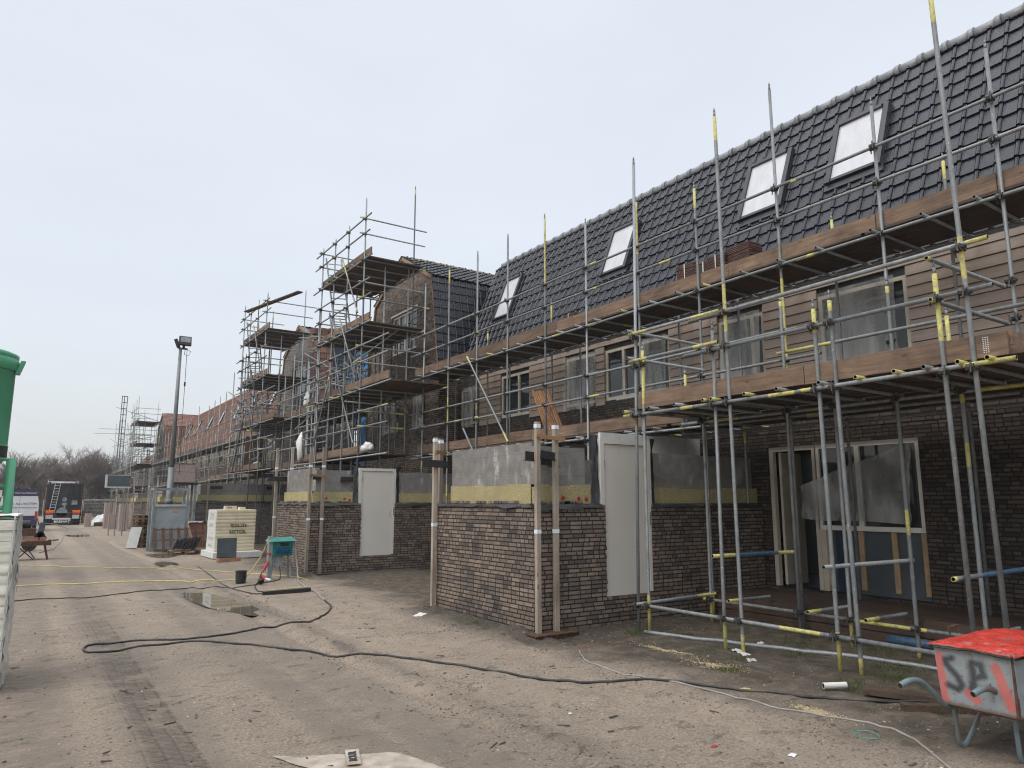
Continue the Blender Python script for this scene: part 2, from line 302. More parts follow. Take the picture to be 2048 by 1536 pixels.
def mat_tub():
    q = N('grey tub with sprayed paint', 0.55, 0.4); P = q.co(); sp = q.n('SeparateXYZ'); q.l(P, sp.inputs[0]); Y, Z = sp.outputs[1], sp.outputs[2]
    n = q.noise(7, 5); c = q.mix(q.rng(n, .3, .7), (.20, .23, .24), (.285, .315, .32))
    c = q.mix(q.rng(q.noise(34, 4, rough=.7), .60, .67), c, (.10, .075, .055)); c = q.mix(q.rng(q.noise(6, 6, q.map((1, 1, .35)), .75), .54, .68, 0, .6), c, (.15, .13, .11))
    wob = q.math('MULTIPLY', q.math('SUBTRACT', q.noise(9, 3), .5), .05)
    Yw, Zw = q.math('ADD', Y, wob), q.math('ADD', Z, wob)
    front = q.math('LESS_THAN', sp.outputs[0], 5.965)
    def seg(y0, z0, y1, z1, wd, soft):
        dy, dz = y1 - y0, z1 - z0; L2 = dy * dy + dz * dz
        t = q.math('DIVIDE', q.math('ADD', q.math('MULTIPLY', q.math('SUBTRACT', Yw, y0), dy), q.math('MULTIPLY', q.math('SUBTRACT', Zw, z0), dz)), L2, clamp=True)
        ex = q.math('SUBTRACT', Yw, q.math('ADD', y0, q.math('MULTIPLY', t, dy))); ez = q.math('SUBTRACT', Zw, q.math('ADD', z0, q.math('MULTIPLY', t, dz)))
        d = q.math('SQRT', q.math('ADD', q.math('MULTIPLY', ex, ex), q.math('MULTIPLY', ez, ez)))
        return q.rng(d, wd, wd + soft, 1, 0)
    def strokes(sg, wd, soft):
        m = None
        for s_ in sg: v = seg(*s_, wd, soft); m = v if m is None else q.math('MAXIMUM', m, v)
        return m
    red = strokes([(2.95, .68, 2.945, .38), (2.56, .66, 2.53, .55), (2.53, .55, 2.49, .40), (2.76, .44, 2.72, .41)], .026, .016)
    blk = strokes([(2.86, .68, 2.90, .66), (2.90, .66, 2.895, .62), (2.895, .62, 2.83, .55), (2.83, .55, 2.80, .49), (2.80, .49, 2.84, .455), (2.84, .455, 2.90, .475), (2.72, .67, 2.735, .48), (2.72, .67, 2.66, .66), (2.66, .66, 2.655, .60), (2.655, .60, 2.72, .565)], .010, .03)
    c = q.mix(q.math('MULTIPLY', q.math('MULTIPLY', red, front), .85), c, (.52, .13, .115))
    c = q.mix(q.math('MULTIPLY', q.math('MULTIPLY', blk, front), .85), c, (.025, .027, .032))
    low = q.rng(q.math('ADD', Z, q.math('MULTIPLY', n, .06)), .40, .37)
    c = q.mix(q.math('MULTIPLY', low, .8), c, (.13, .07, .04))
    q.base(c); q.bump(n, .004); return q.m
M['tubsteel'] = mat_tub()
def mat_redlid():
    q = N('red painted lid with dark scuffs', 0.42, 0.5); c = q.mix(q.rng(q.noise(5, 4), .35, .65), (.42, .028, .018), (.56, .05, .03))
    sw = q.rng(q.noise(5.5, 3, dist=2.4, rough=.6), .50, .515); sw2 = q.rng(q.noise(5.5, 3, dist=2.4, rough=.6), .545, .53)
    c = q.mix(q.math('MULTIPLY', q.math('MULTIPLY', sw, sw2), .7), c, (.05, .012, .01))
    c = q.mix(q.rng(q.noise(8, 6, rough=.75), .56, .64), c, (.50, .20, .17)); c = q.mix(q.rng(q.noise(17, 6, rough=.8), .62, .66), c, (.09, .045, .035)); c = q.mix(q.rng(q.noise(4, 6, rough=.7), .58, .70, 0, .75), c, (.10, .03, .022)); q.base(c); q.rough(q.rng(q.noise(9, 4), .3, .7, .3, .7)); q.bump(q.noise(12, 5), .012); return q.m
M['redlid'] = mat_redlid()
M['steelblue'] = mat_noise('worn blue grey tube', (.10, .14, .155), (.16, .20, .215), 6, .4, .5, dirt=(.12, .06, .035), dscale=5)
M['bagpaper'] = mat_noise('dirty printed bag paper', (.27, .225, .18), (.43, .38, .315), 7, .8, bump=.006, dirt=(.27, .215, .17), dscale=5)
def mat_ground():
    q = N('trodden sandy ground', 0.9, 0.25); P = q.co()
    sp = q.n('SeparateXYZ'); q.l(P, sp.inputs[0]); X, Y = sp.outputs[0], sp.outputs[1]
    big = q.noise(0.35, 5); mid = q.noise(2.4, 6, rough=0.65); fine = q.noise(38, 6, rough=0.75)
    c = q.mix(q.rng(big, 0.36, 0.64), (0.262, 0.216, 0.168), (0.345, 0.279, 0.214))
    c = q.mix(q.rng(mid, 0.42, 0.66, 0, 0.7), c, (0.22, 0.185, 0.152))
    c = q.mix(q.rng(fine, 0.50, 0.64, 0, 0.75), c, (0.44, 0.362, 0.29))
    c = q.mix(q.rng(fine, 0.47, 0.34, 0, 0.8), c, (0.12, 0.095, 0.076))
    # compacted grey wheel lanes that follow the site road
    bend = q.math('MULTIPLY', q.math('SUBTRACT', q.noise(0.12, 2), 0.5), 1.2)
    lanes = None
    for cx, sl, wd in ((1.12, 0.0, 0.42), (2.88, 0.0, 0.36), (2.35, 0.0, 0.3), (0.2, 0.0, 0.35)):
        dx = q.math('ABSOLUTE', q.math('SUBTRACT', q.math('ADD', X, q.math('MULTIPLY', bend, 0.16)), q.math('ADD', cx, q.math('MULTIPLY', Y, sl))))
        ln = q.rng(dx, wd * 0.5, wd, 1.0, 0.0)
        lanes = ln if lanes is None else q.math('MAXIMUM', lanes, ln)
    lanes = q.math('MULTIPLY', lanes, q.rng(mid, 0.25, 0.6, 0.35, 1.0))
    c = q.mix(q.math('MULTIPLY', lanes, 0.8), c, (0.200, 0.168, 0.136))
    tl = q.math('MULTIPLY', q.rng(q.math('ABSOLUTE', q.math('SUBTRACT', X, q.math('ADD', 1.10, q.math('MULTIPLY', Y, -0.004)))), 0.15, 0.24, 1, 0), q.rng(Y, 22, 12))
    tw_ = q.n('TexWave', wave_type='BANDS', bands_direction='DIAGONAL'); tw_.inputs['Scale'].default_value = 5.2; tw_.inputs['Distortion'].default_value = 2.0; q.l(P, tw_.inputs[0])
    c = q.mix(q.math('MULTIPLY', q.math('MULTIPLY', tl, q.rng(mid, 0.3, 0.55)), q.rng(tw_.outputs[0], 0.2, 0.9, 0.10, 0.45)), c, (0.135, 0.115, 0.096))
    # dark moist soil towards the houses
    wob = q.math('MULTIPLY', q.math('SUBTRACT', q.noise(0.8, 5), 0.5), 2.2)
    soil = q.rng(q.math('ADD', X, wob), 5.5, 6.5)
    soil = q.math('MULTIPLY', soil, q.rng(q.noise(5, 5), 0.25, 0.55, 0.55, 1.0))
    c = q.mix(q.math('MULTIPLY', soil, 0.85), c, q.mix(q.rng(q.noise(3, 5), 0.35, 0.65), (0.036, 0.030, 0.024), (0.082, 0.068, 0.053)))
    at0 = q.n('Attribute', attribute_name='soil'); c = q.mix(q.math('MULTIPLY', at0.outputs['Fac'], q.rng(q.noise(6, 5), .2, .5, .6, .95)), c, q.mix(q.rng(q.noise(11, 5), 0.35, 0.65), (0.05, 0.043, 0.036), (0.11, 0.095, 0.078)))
    moss = q.math('MULTIPLY', soil, q.rng(q.noise(1.6, 6, rough=0.7), 0.56, 0.68))
    c = q.mix(q.math('MULTIPLY', moss, 0.75), c, (0.060, 0.068, 0.024))
    # pink brick dust near the wrapped stack, dark mud scrapes and pale crumbs
    pk = q.math('MULTIPLY', q.rng(X, 0.9, -0.3), q.rng(q.noise(4, 6, q.map((1, 3, 1)), 0.75), 0.50, 0.62))
    c = q.mix(q.math('MULTIPLY', pk, 0.5), c, (0.46, 0.34, 0.28))
    scr = q.rng(q.noise(3.2, 7, q.map((1.0, 1.7, 1)), 0.72, 0.4), 0.565, 0.65)
    c = q.mix(q.math('MULTIPLY', scr, 0.75), c, (0.105, 0.083, 0.064))
    vo = q.n('TexVoronoi'); vo.inputs['Scale'].default_value = 26; q.l(P, vo.inputs[0])
    wc = q.n('SeparateXYZ'); q.l(vo.outputs['Color'], wc.inputs[0])
    cr = q.math('MULTIPLY', q.math('GREATER_THAN', wc.outputs[0], 0.90), q.rng(vo.outputs[0], 0.12, 0.2, 1, 0))
    c = q.mix(cr, c, (0.52, 0.47, 0.41))
    vo2 = q.n('TexVoronoi'); vo2.inputs['Scale'].default_value = 14; q.l(P, vo2.inputs[0])
    wd2 = q.n('SeparateXYZ'); q.l(vo2.outputs['Color'], wd2.inputs[0])
    dk = q.math('MULTIPLY', q.math('GREATER_THAN', wd2.outputs[1], 0.86), q.rng(vo2.outputs[0], 0.1, 0.26, 1, 0))
    c = q.mix(q.math('MULTIPLY', dk, 0.7), c, (0.07, 0.055, 0.042))
    # wet rims round the puddles
    at = q.n('Attribute', attribute_name='wet'); wetv = at.outputs['Fac']
    c = q.mix(q.math('MULTIPLY', wetv, 0.6), c, (0.10, 0.082, 0.065))
    q.base(c)
    q.rough(q.math('SUBTRACT', 0.92, q.math('ADD', q.math('MULTIPLY', wetv, 0.5), q.math('MULTIPLY', lanes, 0.12))))
    tr = q.n('TexWave', wave_type='BANDS', bands_direction='Y'); tr.inputs['Scale'].default_value = 4.2; tr.inputs['Distortion'].default_value = 1.2
    tr.inputs['Detail'].default_value = 3; q.l(P, tr.inputs[0])
    dx = q.math('ABSOLUTE', q.math('SUBTRACT', X, q.math('ADD', q.math('ADD', 1.10, q.math('MULTIPLY', q.math('SUBTRACT', bend, 0.0), 0.08)), q.math('MULTIPLY', Y, -0.004))))
    tm = q.math('MULTIPLY', q.rng(dx, 0.15, 0.19, 1, 0), q.rng(mid, 0.36, 0.56))
    gr = q.math('ADD', q.rng(q.math('ABSOLUTE', q.math('SUBTRACT', dx, 0.055)), 0.008, 0.02, 1, 0), q.rng(q.math('ABSOLUTE', q.math('SUBTRACT', dx, 0.175)), 0.01, 0.03, 1.3, 0))
    gr = q.math('MULTIPLY', q.math('MULTIPLY', gr, q.rng(mid, 0.38, 0.55)), q.rng(Y, 15, 9)); tm = q.math('MULTIPLY', tm, q.rng(Y, 16, 10))
    h = q.math('ADD', q.math('MULTIPLY', fine, 0.8), q.math('ADD', q.math('MULTIPLY', mid, 1.6), q.math('ADD', q.math('MULTIPLY', q.math('MULTIPLY', tr.outputs[0], tm), 1.5), q.math('MULTIPLY', gr, -0.4))))
    h = q.math('ADD', h, q.math('ADD', q.math('MULTIPLY', cr, 0.35), q.math('MULTIPLY', dk, 0.4)))
    q.bump(h, 0.035); return q.m
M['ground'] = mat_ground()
q = N('muddy water', 0.02, 0.6); q.base((0.12, 0.105, 0.08)); q.b.inputs['IOR'].default_value = 1.33; M['water'] = q.m

# ------------------------------------------------------------------ mesh helpers
class MB:
    def __init__(s): s.v = []; s.f = []; s.mi = []
    def add(s, vs, fs, mi=0):
        o = len(s.v); s.v += [tuple(p) for p in vs]; s.f += [[i + o for i in f] for f in fs]
        s.mi += [mi] * len(fs)
    def box(s, x0, x1, y0, y1, z0, z1, mi=0):
        s.add([(x0, y0, z0), (x1, y0, z0), (x1, y1, z0), (x0, y1, z0), (x0, y0, z1), (x1, y0, z1), (x1, y1, z1), (x0, y1, z1)],
              [(0, 3, 2, 1), (4, 5, 6, 7), (0, 1, 5, 4), (1, 2, 6, 5), (2, 3, 7, 6), (3, 0, 4, 7)], mi)
    def obox(s, c, ax, ay, az, mi=0):
        c, ax, ay, az = Vector(c), Vector(ax), Vector(ay), Vector(az); vs = []
        for k in (-1, 1):
            for j, i in ((-1, -1), (-1, 1), (1, 1), (1, -1)): vs.append(c + ax * i + ay * j + az * k)
        fs = [(0, 3, 2, 1), (4, 5, 6, 7), (0, 1, 5, 4), (1, 2, 6, 5), (2, 3, 7, 6), (3, 0, 4, 7)]
        if ax.cross(ay).dot(az) < 0: fs = [f[::-1] for f in fs]
        s.add(vs, fs, mi)
    def bar(s, p0, p1, wd, ht, mi=0, up=(0, 0, 1)):
        p0, p1 = Vector(p0), Vector(p1); d = (p1 - p0); L = d.length; d /= L
        u = Vector(up)
        if abs(d.dot(u)) > 0.95: u = Vector((1, 0, 0))
        r = d.cross(u).normalized(); u2 = r.cross(d)
        s.obox((p0 + p1) / 2, d * L / 2, r * wd / 2, u2 * ht / 2, mi)
    def tube(s, p0, p1, r=0.024, n=8, bands=(), r1=None, hollow=False, mi=0, bmi=1, hmi=3):
        """bands: list of (t0, t1, material index) along the tube"""
        p0, p1 = Vector(p0), Vector(p1); d = p1 - p0
        if d.length < 1e-6: return
        dn = d.normalized(); a = Vector((0, 0, 1)) if abs(dn.z) < 0.9 else Vector((1, 0, 0))
        e1 = dn.cross(a).normalized(); e2 = dn.cross(e1)
        ts = {0.0, 1.0}
        for b in bands: ts |= {max(0, b[0]), min(1, b[1])}
        ts = sorted(ts); r1 = r if r1 is None else r1
        vs = []; fs = []; ms = []
        for t in ts:
            rr = r + (r1 - r) * t
            for k in range(n):
                an = 2 * math.pi * k / n; vs.append(p0 + d * t + (e1 * math.cos(an) + e2 * math.sin(an)) * rr)
        for i in range(len(ts) - 1):
            mm = mi; tm = (ts[i] + ts[i + 1]) / 2
            for b in bands:
                if b[0] <= tm <= b[1]: mm = b[2]
            for k in range(n):
                k2 = (k + 1) % n; fs.append((i * n + k, i * n + k2, (i + 1) * n + k2, (i + 1) * n + k)); ms.append(mm)
        o = len(s.v); s.v += [tuple(p) for p in vs]; s.f += [[i + o for i in f] for f in fs]; s.mi += ms
        for end, base, sg in ((p0, 0, 1), (p1, (len(ts) - 1) * n, -1)):
            ring = list(range(base, base + n))
            if hollow:
                rr = (r if sg == 1 else r1) * 0.8
                iv = [end + (e1 * math.cos(2 * math.pi * k / n) + e2 * math.sin(2 * math.pi * k / n)) * rr for k in range(n)]
                dv = [p + dn * sg * 0.05 for p in iv]; oo = len(s.v)
                s.v += [tuple(p) for p in iv + dv]
                mm = ms[0] if sg == 1 else ms[-1]
                for k in range(n):
                    k2 = (k + 1) % n
                    q1 = [o + ring[k], oo + k, oo + k2, o + ring[k2]]; q2 = [oo + k, oo + n + k, oo + n + k2, oo + k2]
                    s.f += [q1, q2]; s.mi += [mm, hmi]
                s.f.append([oo + n + k for k in range(n)]); s.mi.append(hmi)
            else:
                s.f.append([o + i for i in (ring[::-1] if sg == 1 else ring)]); s.mi.append(ms[0] if sg == 1 else ms[-1])
    def path(s, pts, r, n=6, mi=0):
        pts = [Vector(p) for p in pts]; rings = []
        for i, p in enumerate(pts):
            d = (pts[min(i + 1, len(pts) - 1)] - pts[max(i - 1, 0)]).normalized()
            a = Vector((0, 0, 1)) if abs(d.z) < 0.9 else Vector((1, 0, 0))
            e1 = d.cross(a).normalized(); e2 = d.cross(e1)
            rings.append([p + (e1 * math.cos(2 * math.pi * k / n) + e2 * math.sin(2 * math.pi * k / n)) * r for k in range(n)])
        vs = [v for rg in rings for v in rg]; fs = []
        for i in range(len(rings) - 1):
            for k in range(n): fs.append((i * n + k, i * n + (k + 1) % n, (i + 1) * n + (k + 1) % n, (i + 1) * n + k))
        fs += [tuple(range(n - 1, -1, -1)), tuple((len(rings) - 1) * n + k for k in range(n))]
        s.add(vs, fs, mi)
    def lathe(s, prof, n=24, c=(0, 0), mi=0):
        vs = [(c[0] + r * math.cos(2 * math.pi * k / n), c[1] + r * math.sin(2 * math.pi * k / n), z) for r, z in prof for k in range(n)]
        fs = [(i * n + k, i * n + (k + 1) % n, (i + 1) * n + (k + 1) % n, (i + 1) * n + k) for i in range(len(prof) - 1) for k in range(n)]
        s.add(vs, fs, mi)
    def grid(s, fn, nu, nv, mi=0):
        vs = [fn(i / nu, j / nv) for j in range(nv + 1) for i in range(nu + 1)]
        s.add(vs, [(j * (nu + 1) + i, j * (nu + 1) + i + 1, (j + 1) * (nu + 1) + i + 1, (j + 1) * (nu + 1) + i) for j in range(nv) for i in range(nu)], mi)
    def wall(s, outer, holes, fix, axis, thick, mi=0):
        """a wall in the plane axis=fix (axis 'x': outline in (y,z); axis 'y': outline in (x,z)), with openings and their reveals"""
        def P(a, z, t): return (fix + t, a, z) if axis == 'x' else (a, fix + t, z)
        polys = [[Vector((a, z, 0)) for a, z in pl] for pl in [outer] + list(holes)]
        flat = [p for pl in polys for p in pl]
        for t in (0, thick): s.add([P(p.x, p.y, t) for p in flat], [tuple(tr) for tr in tessellate_polygon(polys)], mi)
        for pl in polys:
            k = len(pl); vs = [P(p.x, p.y, 0) for p in pl] + [P(p.x, p.y, thick) for p in pl]
            s.add(vs, [(i, (i + 1) % k, k + (i + 1) % k, k + i) for i in range(k)], mi)
    def make(s, name, mats, smooth=False, recalc=False):
        me = bpy.data.meshes.new(name); me.from_pydata(s.v, [], s.f)
        for m in (mats if isinstance(mats, (list, tuple)) else [mats]): me.materials.append(M[m] if isinstance(m, str) else m)
        me.polygons.foreach_set('material_index', s.mi)
        if smooth: me.polygons.foreach_set('use_smooth', [len(f) <= 4 for f in s.f])
        if recalc:
            b = bmesh.new(); b.from_mesh(me); bmesh.ops.recalc_face_normals(b, faces=b.faces); b.to_mesh(me); b.free()
        me.update(); return me
    def obj(s, name, mats, parent=None, smooth=False, recalc=False, local=False):
        """local=False: vertices are world coordinates and the object is shifted back to its thing's origin"""
        return put(name, s.make(name, mats, smooth, recalc), parent, local)

def put(name, me, parent=None, local=False):
    o = bpy.data.objects.new(name, me); COL.objects.link(o)
    if parent is not None:
        o.parent = parent
        if not local and parent.parent is None: o.location = -parent.location
    return o
def thing(name, label, cat, loc=(0, 0, 0), group=None, rz=0.0):
    o = bpy.data.objects.new(name, None); COL.objects.link(o); o.empty_display_size = 0.2
    o.location = loc; o.rotation_euler = (0, 0, rz); o['label'] = label; o['category'] = cat
    if group: o['group'] = group
    return o
def tag(o, label, cat, group=None, kind=None):
    o['label'] = label; o['category'] = cat
    if group: o['group'] = group
    if kind: o['kind'] = kind
    return o
def struct(o, label=None, kind='structure'):
    o['kind'] = kind
    if label: o['label'] = label
    return o
def copy_tree(o, parent=None):
    c = o.copy(); COL.objects.link(c)
    if parent is not None: c.parent = parent
    for ch in list(o.children): copy_tree(ch, c)
    return c
def text_mesh(name, txt, size, material, matrix, parent, ext=0.002, local=False, bold=0.0, sx=1.0):
    cu = bpy.data.curves.new(name, 'FONT'); cu.body = txt; cu.size = size; cu.extrude = ext; cu.offset = bold
    cu.align_x = 'CENTER'; cu.align_y = 'CENTER'; cu.resolution_u = 3
    t = bpy.data.objects.new(name, cu); COL.objects.link(t)
    bpy.context.view_layer.update()
    me = bpy.data.meshes.new_from_object(t.evaluated_get(bpy.context.evaluated_depsgraph_get()))
    bpy.data.objects.remove(t); me.transform(matrix @ Matrix.Diagonal((sx, 1, 1, 1))); me.name = name
    me.materials.clear(); me.materials.append(M[material])
    return put(name, me, parent, local)
def frame(origin, xdir, ydir):
    xd, yd = Vector(xdir).normalized(), Vector(ydir).normalized(); zd = xd.cross(yd)
    m = Matrix((xd, yd, zd)).transposed().to_4x4(); m.translation = Vector(origin); return m
def nz1(x, y, z=0.0): return noise.noise(Vector((x, y, z)))

# ------------------------------------------------------------------ ground
PUD = [((3.16, 14.55), (0.27, 1.5), 0.10), ((4.75, 31.2), (0.5, 1.3), 0), ((4.1, 28.2), (0.35, 0.9), 0), ((2.6, 47.0), (0.45, 1.6), 0), ((3.7, 24.3), (0.22, 0.7), 0), ((3.55, 9.15), (0.08, 0.3), 0)]
def pud(x, y):
    best = -9
    for (cx, cy), (sx, sy), tl in PUD:
        dx, dy = x - cx - tl * (y - cy) * -1.0, y - cy
        d = 1 - math.hypot(dx / sx, dy / sy) + 0.35 * nz1(x * 3.1, y * 1.7, 3.3)
        best = max(best, d)
    return best
def gz(x, y):
    h = 0.020 * nz1(x * 0.55, y * 0.45) + 0.012 * nz1(x * 1.7, y * 1.5, 5)
    if -4 < x < 12 and 0 < y < 30: h += 0.009 * nz1(x * 4, y * 4, 9) + 0.006 * nz1(x * 9, y * 9, 2) * (1 + nz1(x * .8, y * .8, 12))
    # wheel ruts
    for cx, dp, wd in ((1.2, 0.014, .28), (3.36, 0.05, .13), (3.60, -0.028, .16), (3.13, -.018, .12), (2.55, .012, .3), (3.95, .02, .1)):
        d = abs(x - cx - 0.10 * math.sin(y * 0.3 + 1))
        if d < wd and -1 < y < 40: h -= dp * (1 - d / wd) * (.75 + .6 * nz1(x * 2, y * 1.3, 31))
    # soil heaped against the brick bases
    for (ax, y0, y1) in ((6.05, 8.4, 11.4), (6.05, 18.2, 21.2)):
        if y0 - 0.7 < y < y1 + 0.6 and 4.9 < x < 6.2:
            f = max(0, 1 - abs(x - 5.95) / 0.75) * min(1, max(0, (y - y0 + 0.7) / 0.7)) * min(1, max(0, (y1 + 0.6 - y) / 0.7))
            h += 0.11 * f * (0.7 + 0.5 * nz1(x * 2, y * 2, 7))
        if y0 - 0.8 < y < y0 + 0.2 and 6.0 < x < 9: h += 0.05 * (1 - abs(y - y0 + 0.2) / 0.8) * (0.8 + 0.5 * nz1(x * 2, y * 2, 8))
    if 5.3 < x < 7.4 and 7.3 < y < 8.7: h -= 0.085 * max(0, 1 - math.hypot((x - 6.25) / .9, (y - 8.05) / .75)) ** .7
    if 4.4 < x < 9 and 1.5 < y < 8.5: h += 0.016 * nz1(x * 2.6, y * 2.6, 4) + 0.012 * nz1(x * 6.5, y * 6.5, 6)
    if 12.5 < y < 48:
        p = pud(x, y)
        if p > -0.6: h -= 0.05 * min(1, max(0, (p + 0.6) / 0.8)); h = min(h, 0.02)
        if p > 0.05: h = min(h, -0.03)
    return h
def axis_pts(segs):
    out = []
    for a, b, st in segs:
        k = max(1, round((b - a) / st)); out += [a + (b - a) * i / k for i in range(k)]
    return out + [segs[-1][1]]
gx = axis_pts([(-400, -100, 60), (-100, -20, 10), (-20, -4, 1), (-4, -1.5, 0.25), (-1.5, 9, 0.05), (9, 14, 0.4), (14, 40, 4), (40, 100, 15), (100, 400, 60)])
gy = axis_pts([(-100, -20, 40), (-20, 0, 2.5), (0, 1.6, 0.3), (1.6, 13, 0.05), (13, 20, .1), (20, 34, 0.2), (34, 60, 0.6), (60, 140, 4), (140, 400, 26)])
gv = []; wet = []; soil = []
for yy in gy:
    for xx in gx:
        near = -8 < xx < 16 and -2 < yy < 70
        gv.append((xx, yy, gz(xx, yy) if near else 0.0))
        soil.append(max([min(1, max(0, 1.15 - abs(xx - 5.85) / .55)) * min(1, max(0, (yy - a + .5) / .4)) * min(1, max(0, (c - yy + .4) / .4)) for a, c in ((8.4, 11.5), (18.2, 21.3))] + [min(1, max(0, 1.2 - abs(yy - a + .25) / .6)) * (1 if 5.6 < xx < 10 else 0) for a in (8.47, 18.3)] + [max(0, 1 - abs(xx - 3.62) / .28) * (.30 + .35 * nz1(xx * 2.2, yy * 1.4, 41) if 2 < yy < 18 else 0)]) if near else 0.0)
        wet.append(min(1, max(0, (pud(xx, yy) + 0.9) / 0.8)) if (near and 8 < yy < 52 and 1 < xx < 6) else 0.0)
nx_ = len(gx)
gm = MB(); gm.v = gv; gm.f = [(j * nx_ + i, j * nx_ + i + 1, (j + 1) * nx_ + i + 1, (j + 1) * nx_ + i) for j in range(len(gy) - 1) for i in range(nx_ - 1)]; gm.mi = [0] * len(gm.f)
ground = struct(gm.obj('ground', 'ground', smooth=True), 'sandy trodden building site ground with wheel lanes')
at = ground.data.attributes.new('wet', 'FLOAT', 'POINT'); at.data.foreach_set('value', wet)
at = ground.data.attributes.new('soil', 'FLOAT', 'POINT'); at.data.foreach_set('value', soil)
for (cx, cy), (sx, sy), tl in PUD:
    b = MB(); n = 40
    ring = [(cx + 1.35 * sx * math.cos(2 * math.pi * k / n) - tl * 1.35 * sy * math.sin(2 * math.pi * k / n), cy + 1.35 * sy * math.sin(2 * math.pi * k / n), -0.012) for k in range(n)]
    b.add(ring, [tuple(range(n))]); struct(b.obj('water', 'water'), 'still muddy puddle in the site road')

# ------------------------------------------------------------------ roof tiles
TW, TH = 0.27, 0.30
PROF = ((0.0, 0.0), (0.008, -0.006), (0.10, -0.004), (0.192, 0.0), (0.200, 0.018), (0.216, 0.030), (0.240, 0.030), (0.256, 0.016), (0.262, 0.0))
def tiles(name, mat, parent, O, U, V, width, length, skip=None):
    """interlocking tiles: O lower corner, U along the eaves, V up the slope, outward normal U x V"""
    O, U, V = Vector(O), Vector(U).normalized(), Vector(V).normalized(); Nn = U.cross(V).normalized()
    nt = max(1, round(width / TW)); nr = max(1, math.ceil(length / TH - 0.05)); tw = width / nt
    vs, fs, uv, sm = [], [], [], []
    for r in range(nr):
        v0, v1 = r * TH, min((r + 1) * TH + 0.01, length)
        for t in range(nt):
            if skip and skip(t, r): continue
            jit = R.uniform(-0.004, 0.006); o = len(vs); k = len(PROF)
            for pu, ph in PROF + ((0.272, 0.0),):
                uu = (t + pu / TW) * tw
                vs.append(O + U * uu + V * (v0 - 0.012) + Nn * (ph + 0.034 + jit)); vs.append(O + U * uu + V * v1 + Nn * (ph + 0.004))
                vs.append(O + U * uu + V * (v0 - 0.012) + Nn * (ph + 0.034 + jit)); vs.append(O + U * uu + V * (v0 - 0.008) + Nn * (ph * 0.4 - 0.004))
            for i in range(k):
                a, b = o + i * 4, o + (i + 1) * 4
                fs.append((a, b, b + 1, a + 1)); sm.append(False); fs.append((b + 2, a + 2, a + 3, b + 3)); sm.append(False)
                uv += [(t + 0.5, r + 0.5)] * 8
    me = bpy.data.meshes.new(name); me.from_pydata(vs, [], fs); me.materials.append(M[mat])
    me.polygons.foreach_set('use_smooth', sm)
    ul = me.uv_layers.new(name='UVMap'); ul.data.foreach_set('uv', [c for p in uv for c in p])
    return put(name, me, parent)
def ridge_caps(name, mat, parent, p0, p1, r=0.12, step=0.42):
    b = MB(); p0, p1 = Vector(p0), Vector(p1); L = (p1 - p0).length; d = (p1 - p0) / L; k = int(L / step)
    for i in range(k):
        a, c = p0 + d * i * step, p0 + d * (i + 1) * step
        b.tube(a, c, r * 0.93, 12, r1=r * 0.95); b.tube(a - d * 0.02, a + d * 0.07, r * 1.12, 12)
    return b.obj(name, mat, parent, smooth=True)

# ------------------------------------------------------------------ the row of houses
FX, EAVE, TANR = 11.2, 5.72, 2.605            # facade plane, eaves height, tangent of the steep roof
RX, RZ = 12.77, 9.72
def roof_x(z): return FX - 0.02 + (z - 5.7) / TANR
def roof_u(): return Vector((1 / TANR, 0, 1)).normalized()
ROOFN = Vector((-1, 0, 1 / TANR)).normalized()
def window(parent, y0, y1, z0, z1, xf, mull=(), fm='frame', film=None, rec=0.05, name='window'):
    """frame bars and glass in an opening of a wall whose outside face is x = xf"""
    b = MB(); fw = 0.075; xa, xb = xf + rec, xf + rec + 0.07
    b.box(xa, xb, y0, y0 + fw, z0, z1); b.box(xa, xb, y1 - fw, y1, z0, z1)
    b.box(xa, xb, y0 + fw, y1 - fw, z1 - fw, z1); b.box(xa - 0.02, xb, y0 + fw, y1 - fw, z0, z0 + fw)
    for m in mull: b.box(xa - 0.004, xb, m - 0.04, m + 0.04, z0 + fw, z1 - fw)
    f = b.obj(name, fm, parent)
    g = MB(); g.box(xb - 0.03, xb - 0.015, y0 + fw * 0.6, y1 - fw * 0.6, z0 + fw * 0.6, z1 - fw * 0.6); g.obj('pane', 'glass', f, local=True)
    if film:
        h = MB(); fy0, fy1, fz0, fz1 = film
        def fn(u, v):
            yy = fy0 + (fy1 - fy0) * u; zz = fz1 + (fz0 - fz1) * v
            return (xf - 0.03 - 0.035 * abs(math.sin(u * 9 + 2 * v)) - 0.05 * v * (0.5 + nz1(u * 3, v * 2, y0)), yy + 0.03 * nz1(u * 4, v * 5, y0) * v, zz + 0.04 * nz1(u * 6, 0, y0) * (1 if v > 0.5 else 0.2))
        h.grid(fn, 24, 20); h.obj('plastic_film', 'film', f, smooth=True, local=True)
    return f
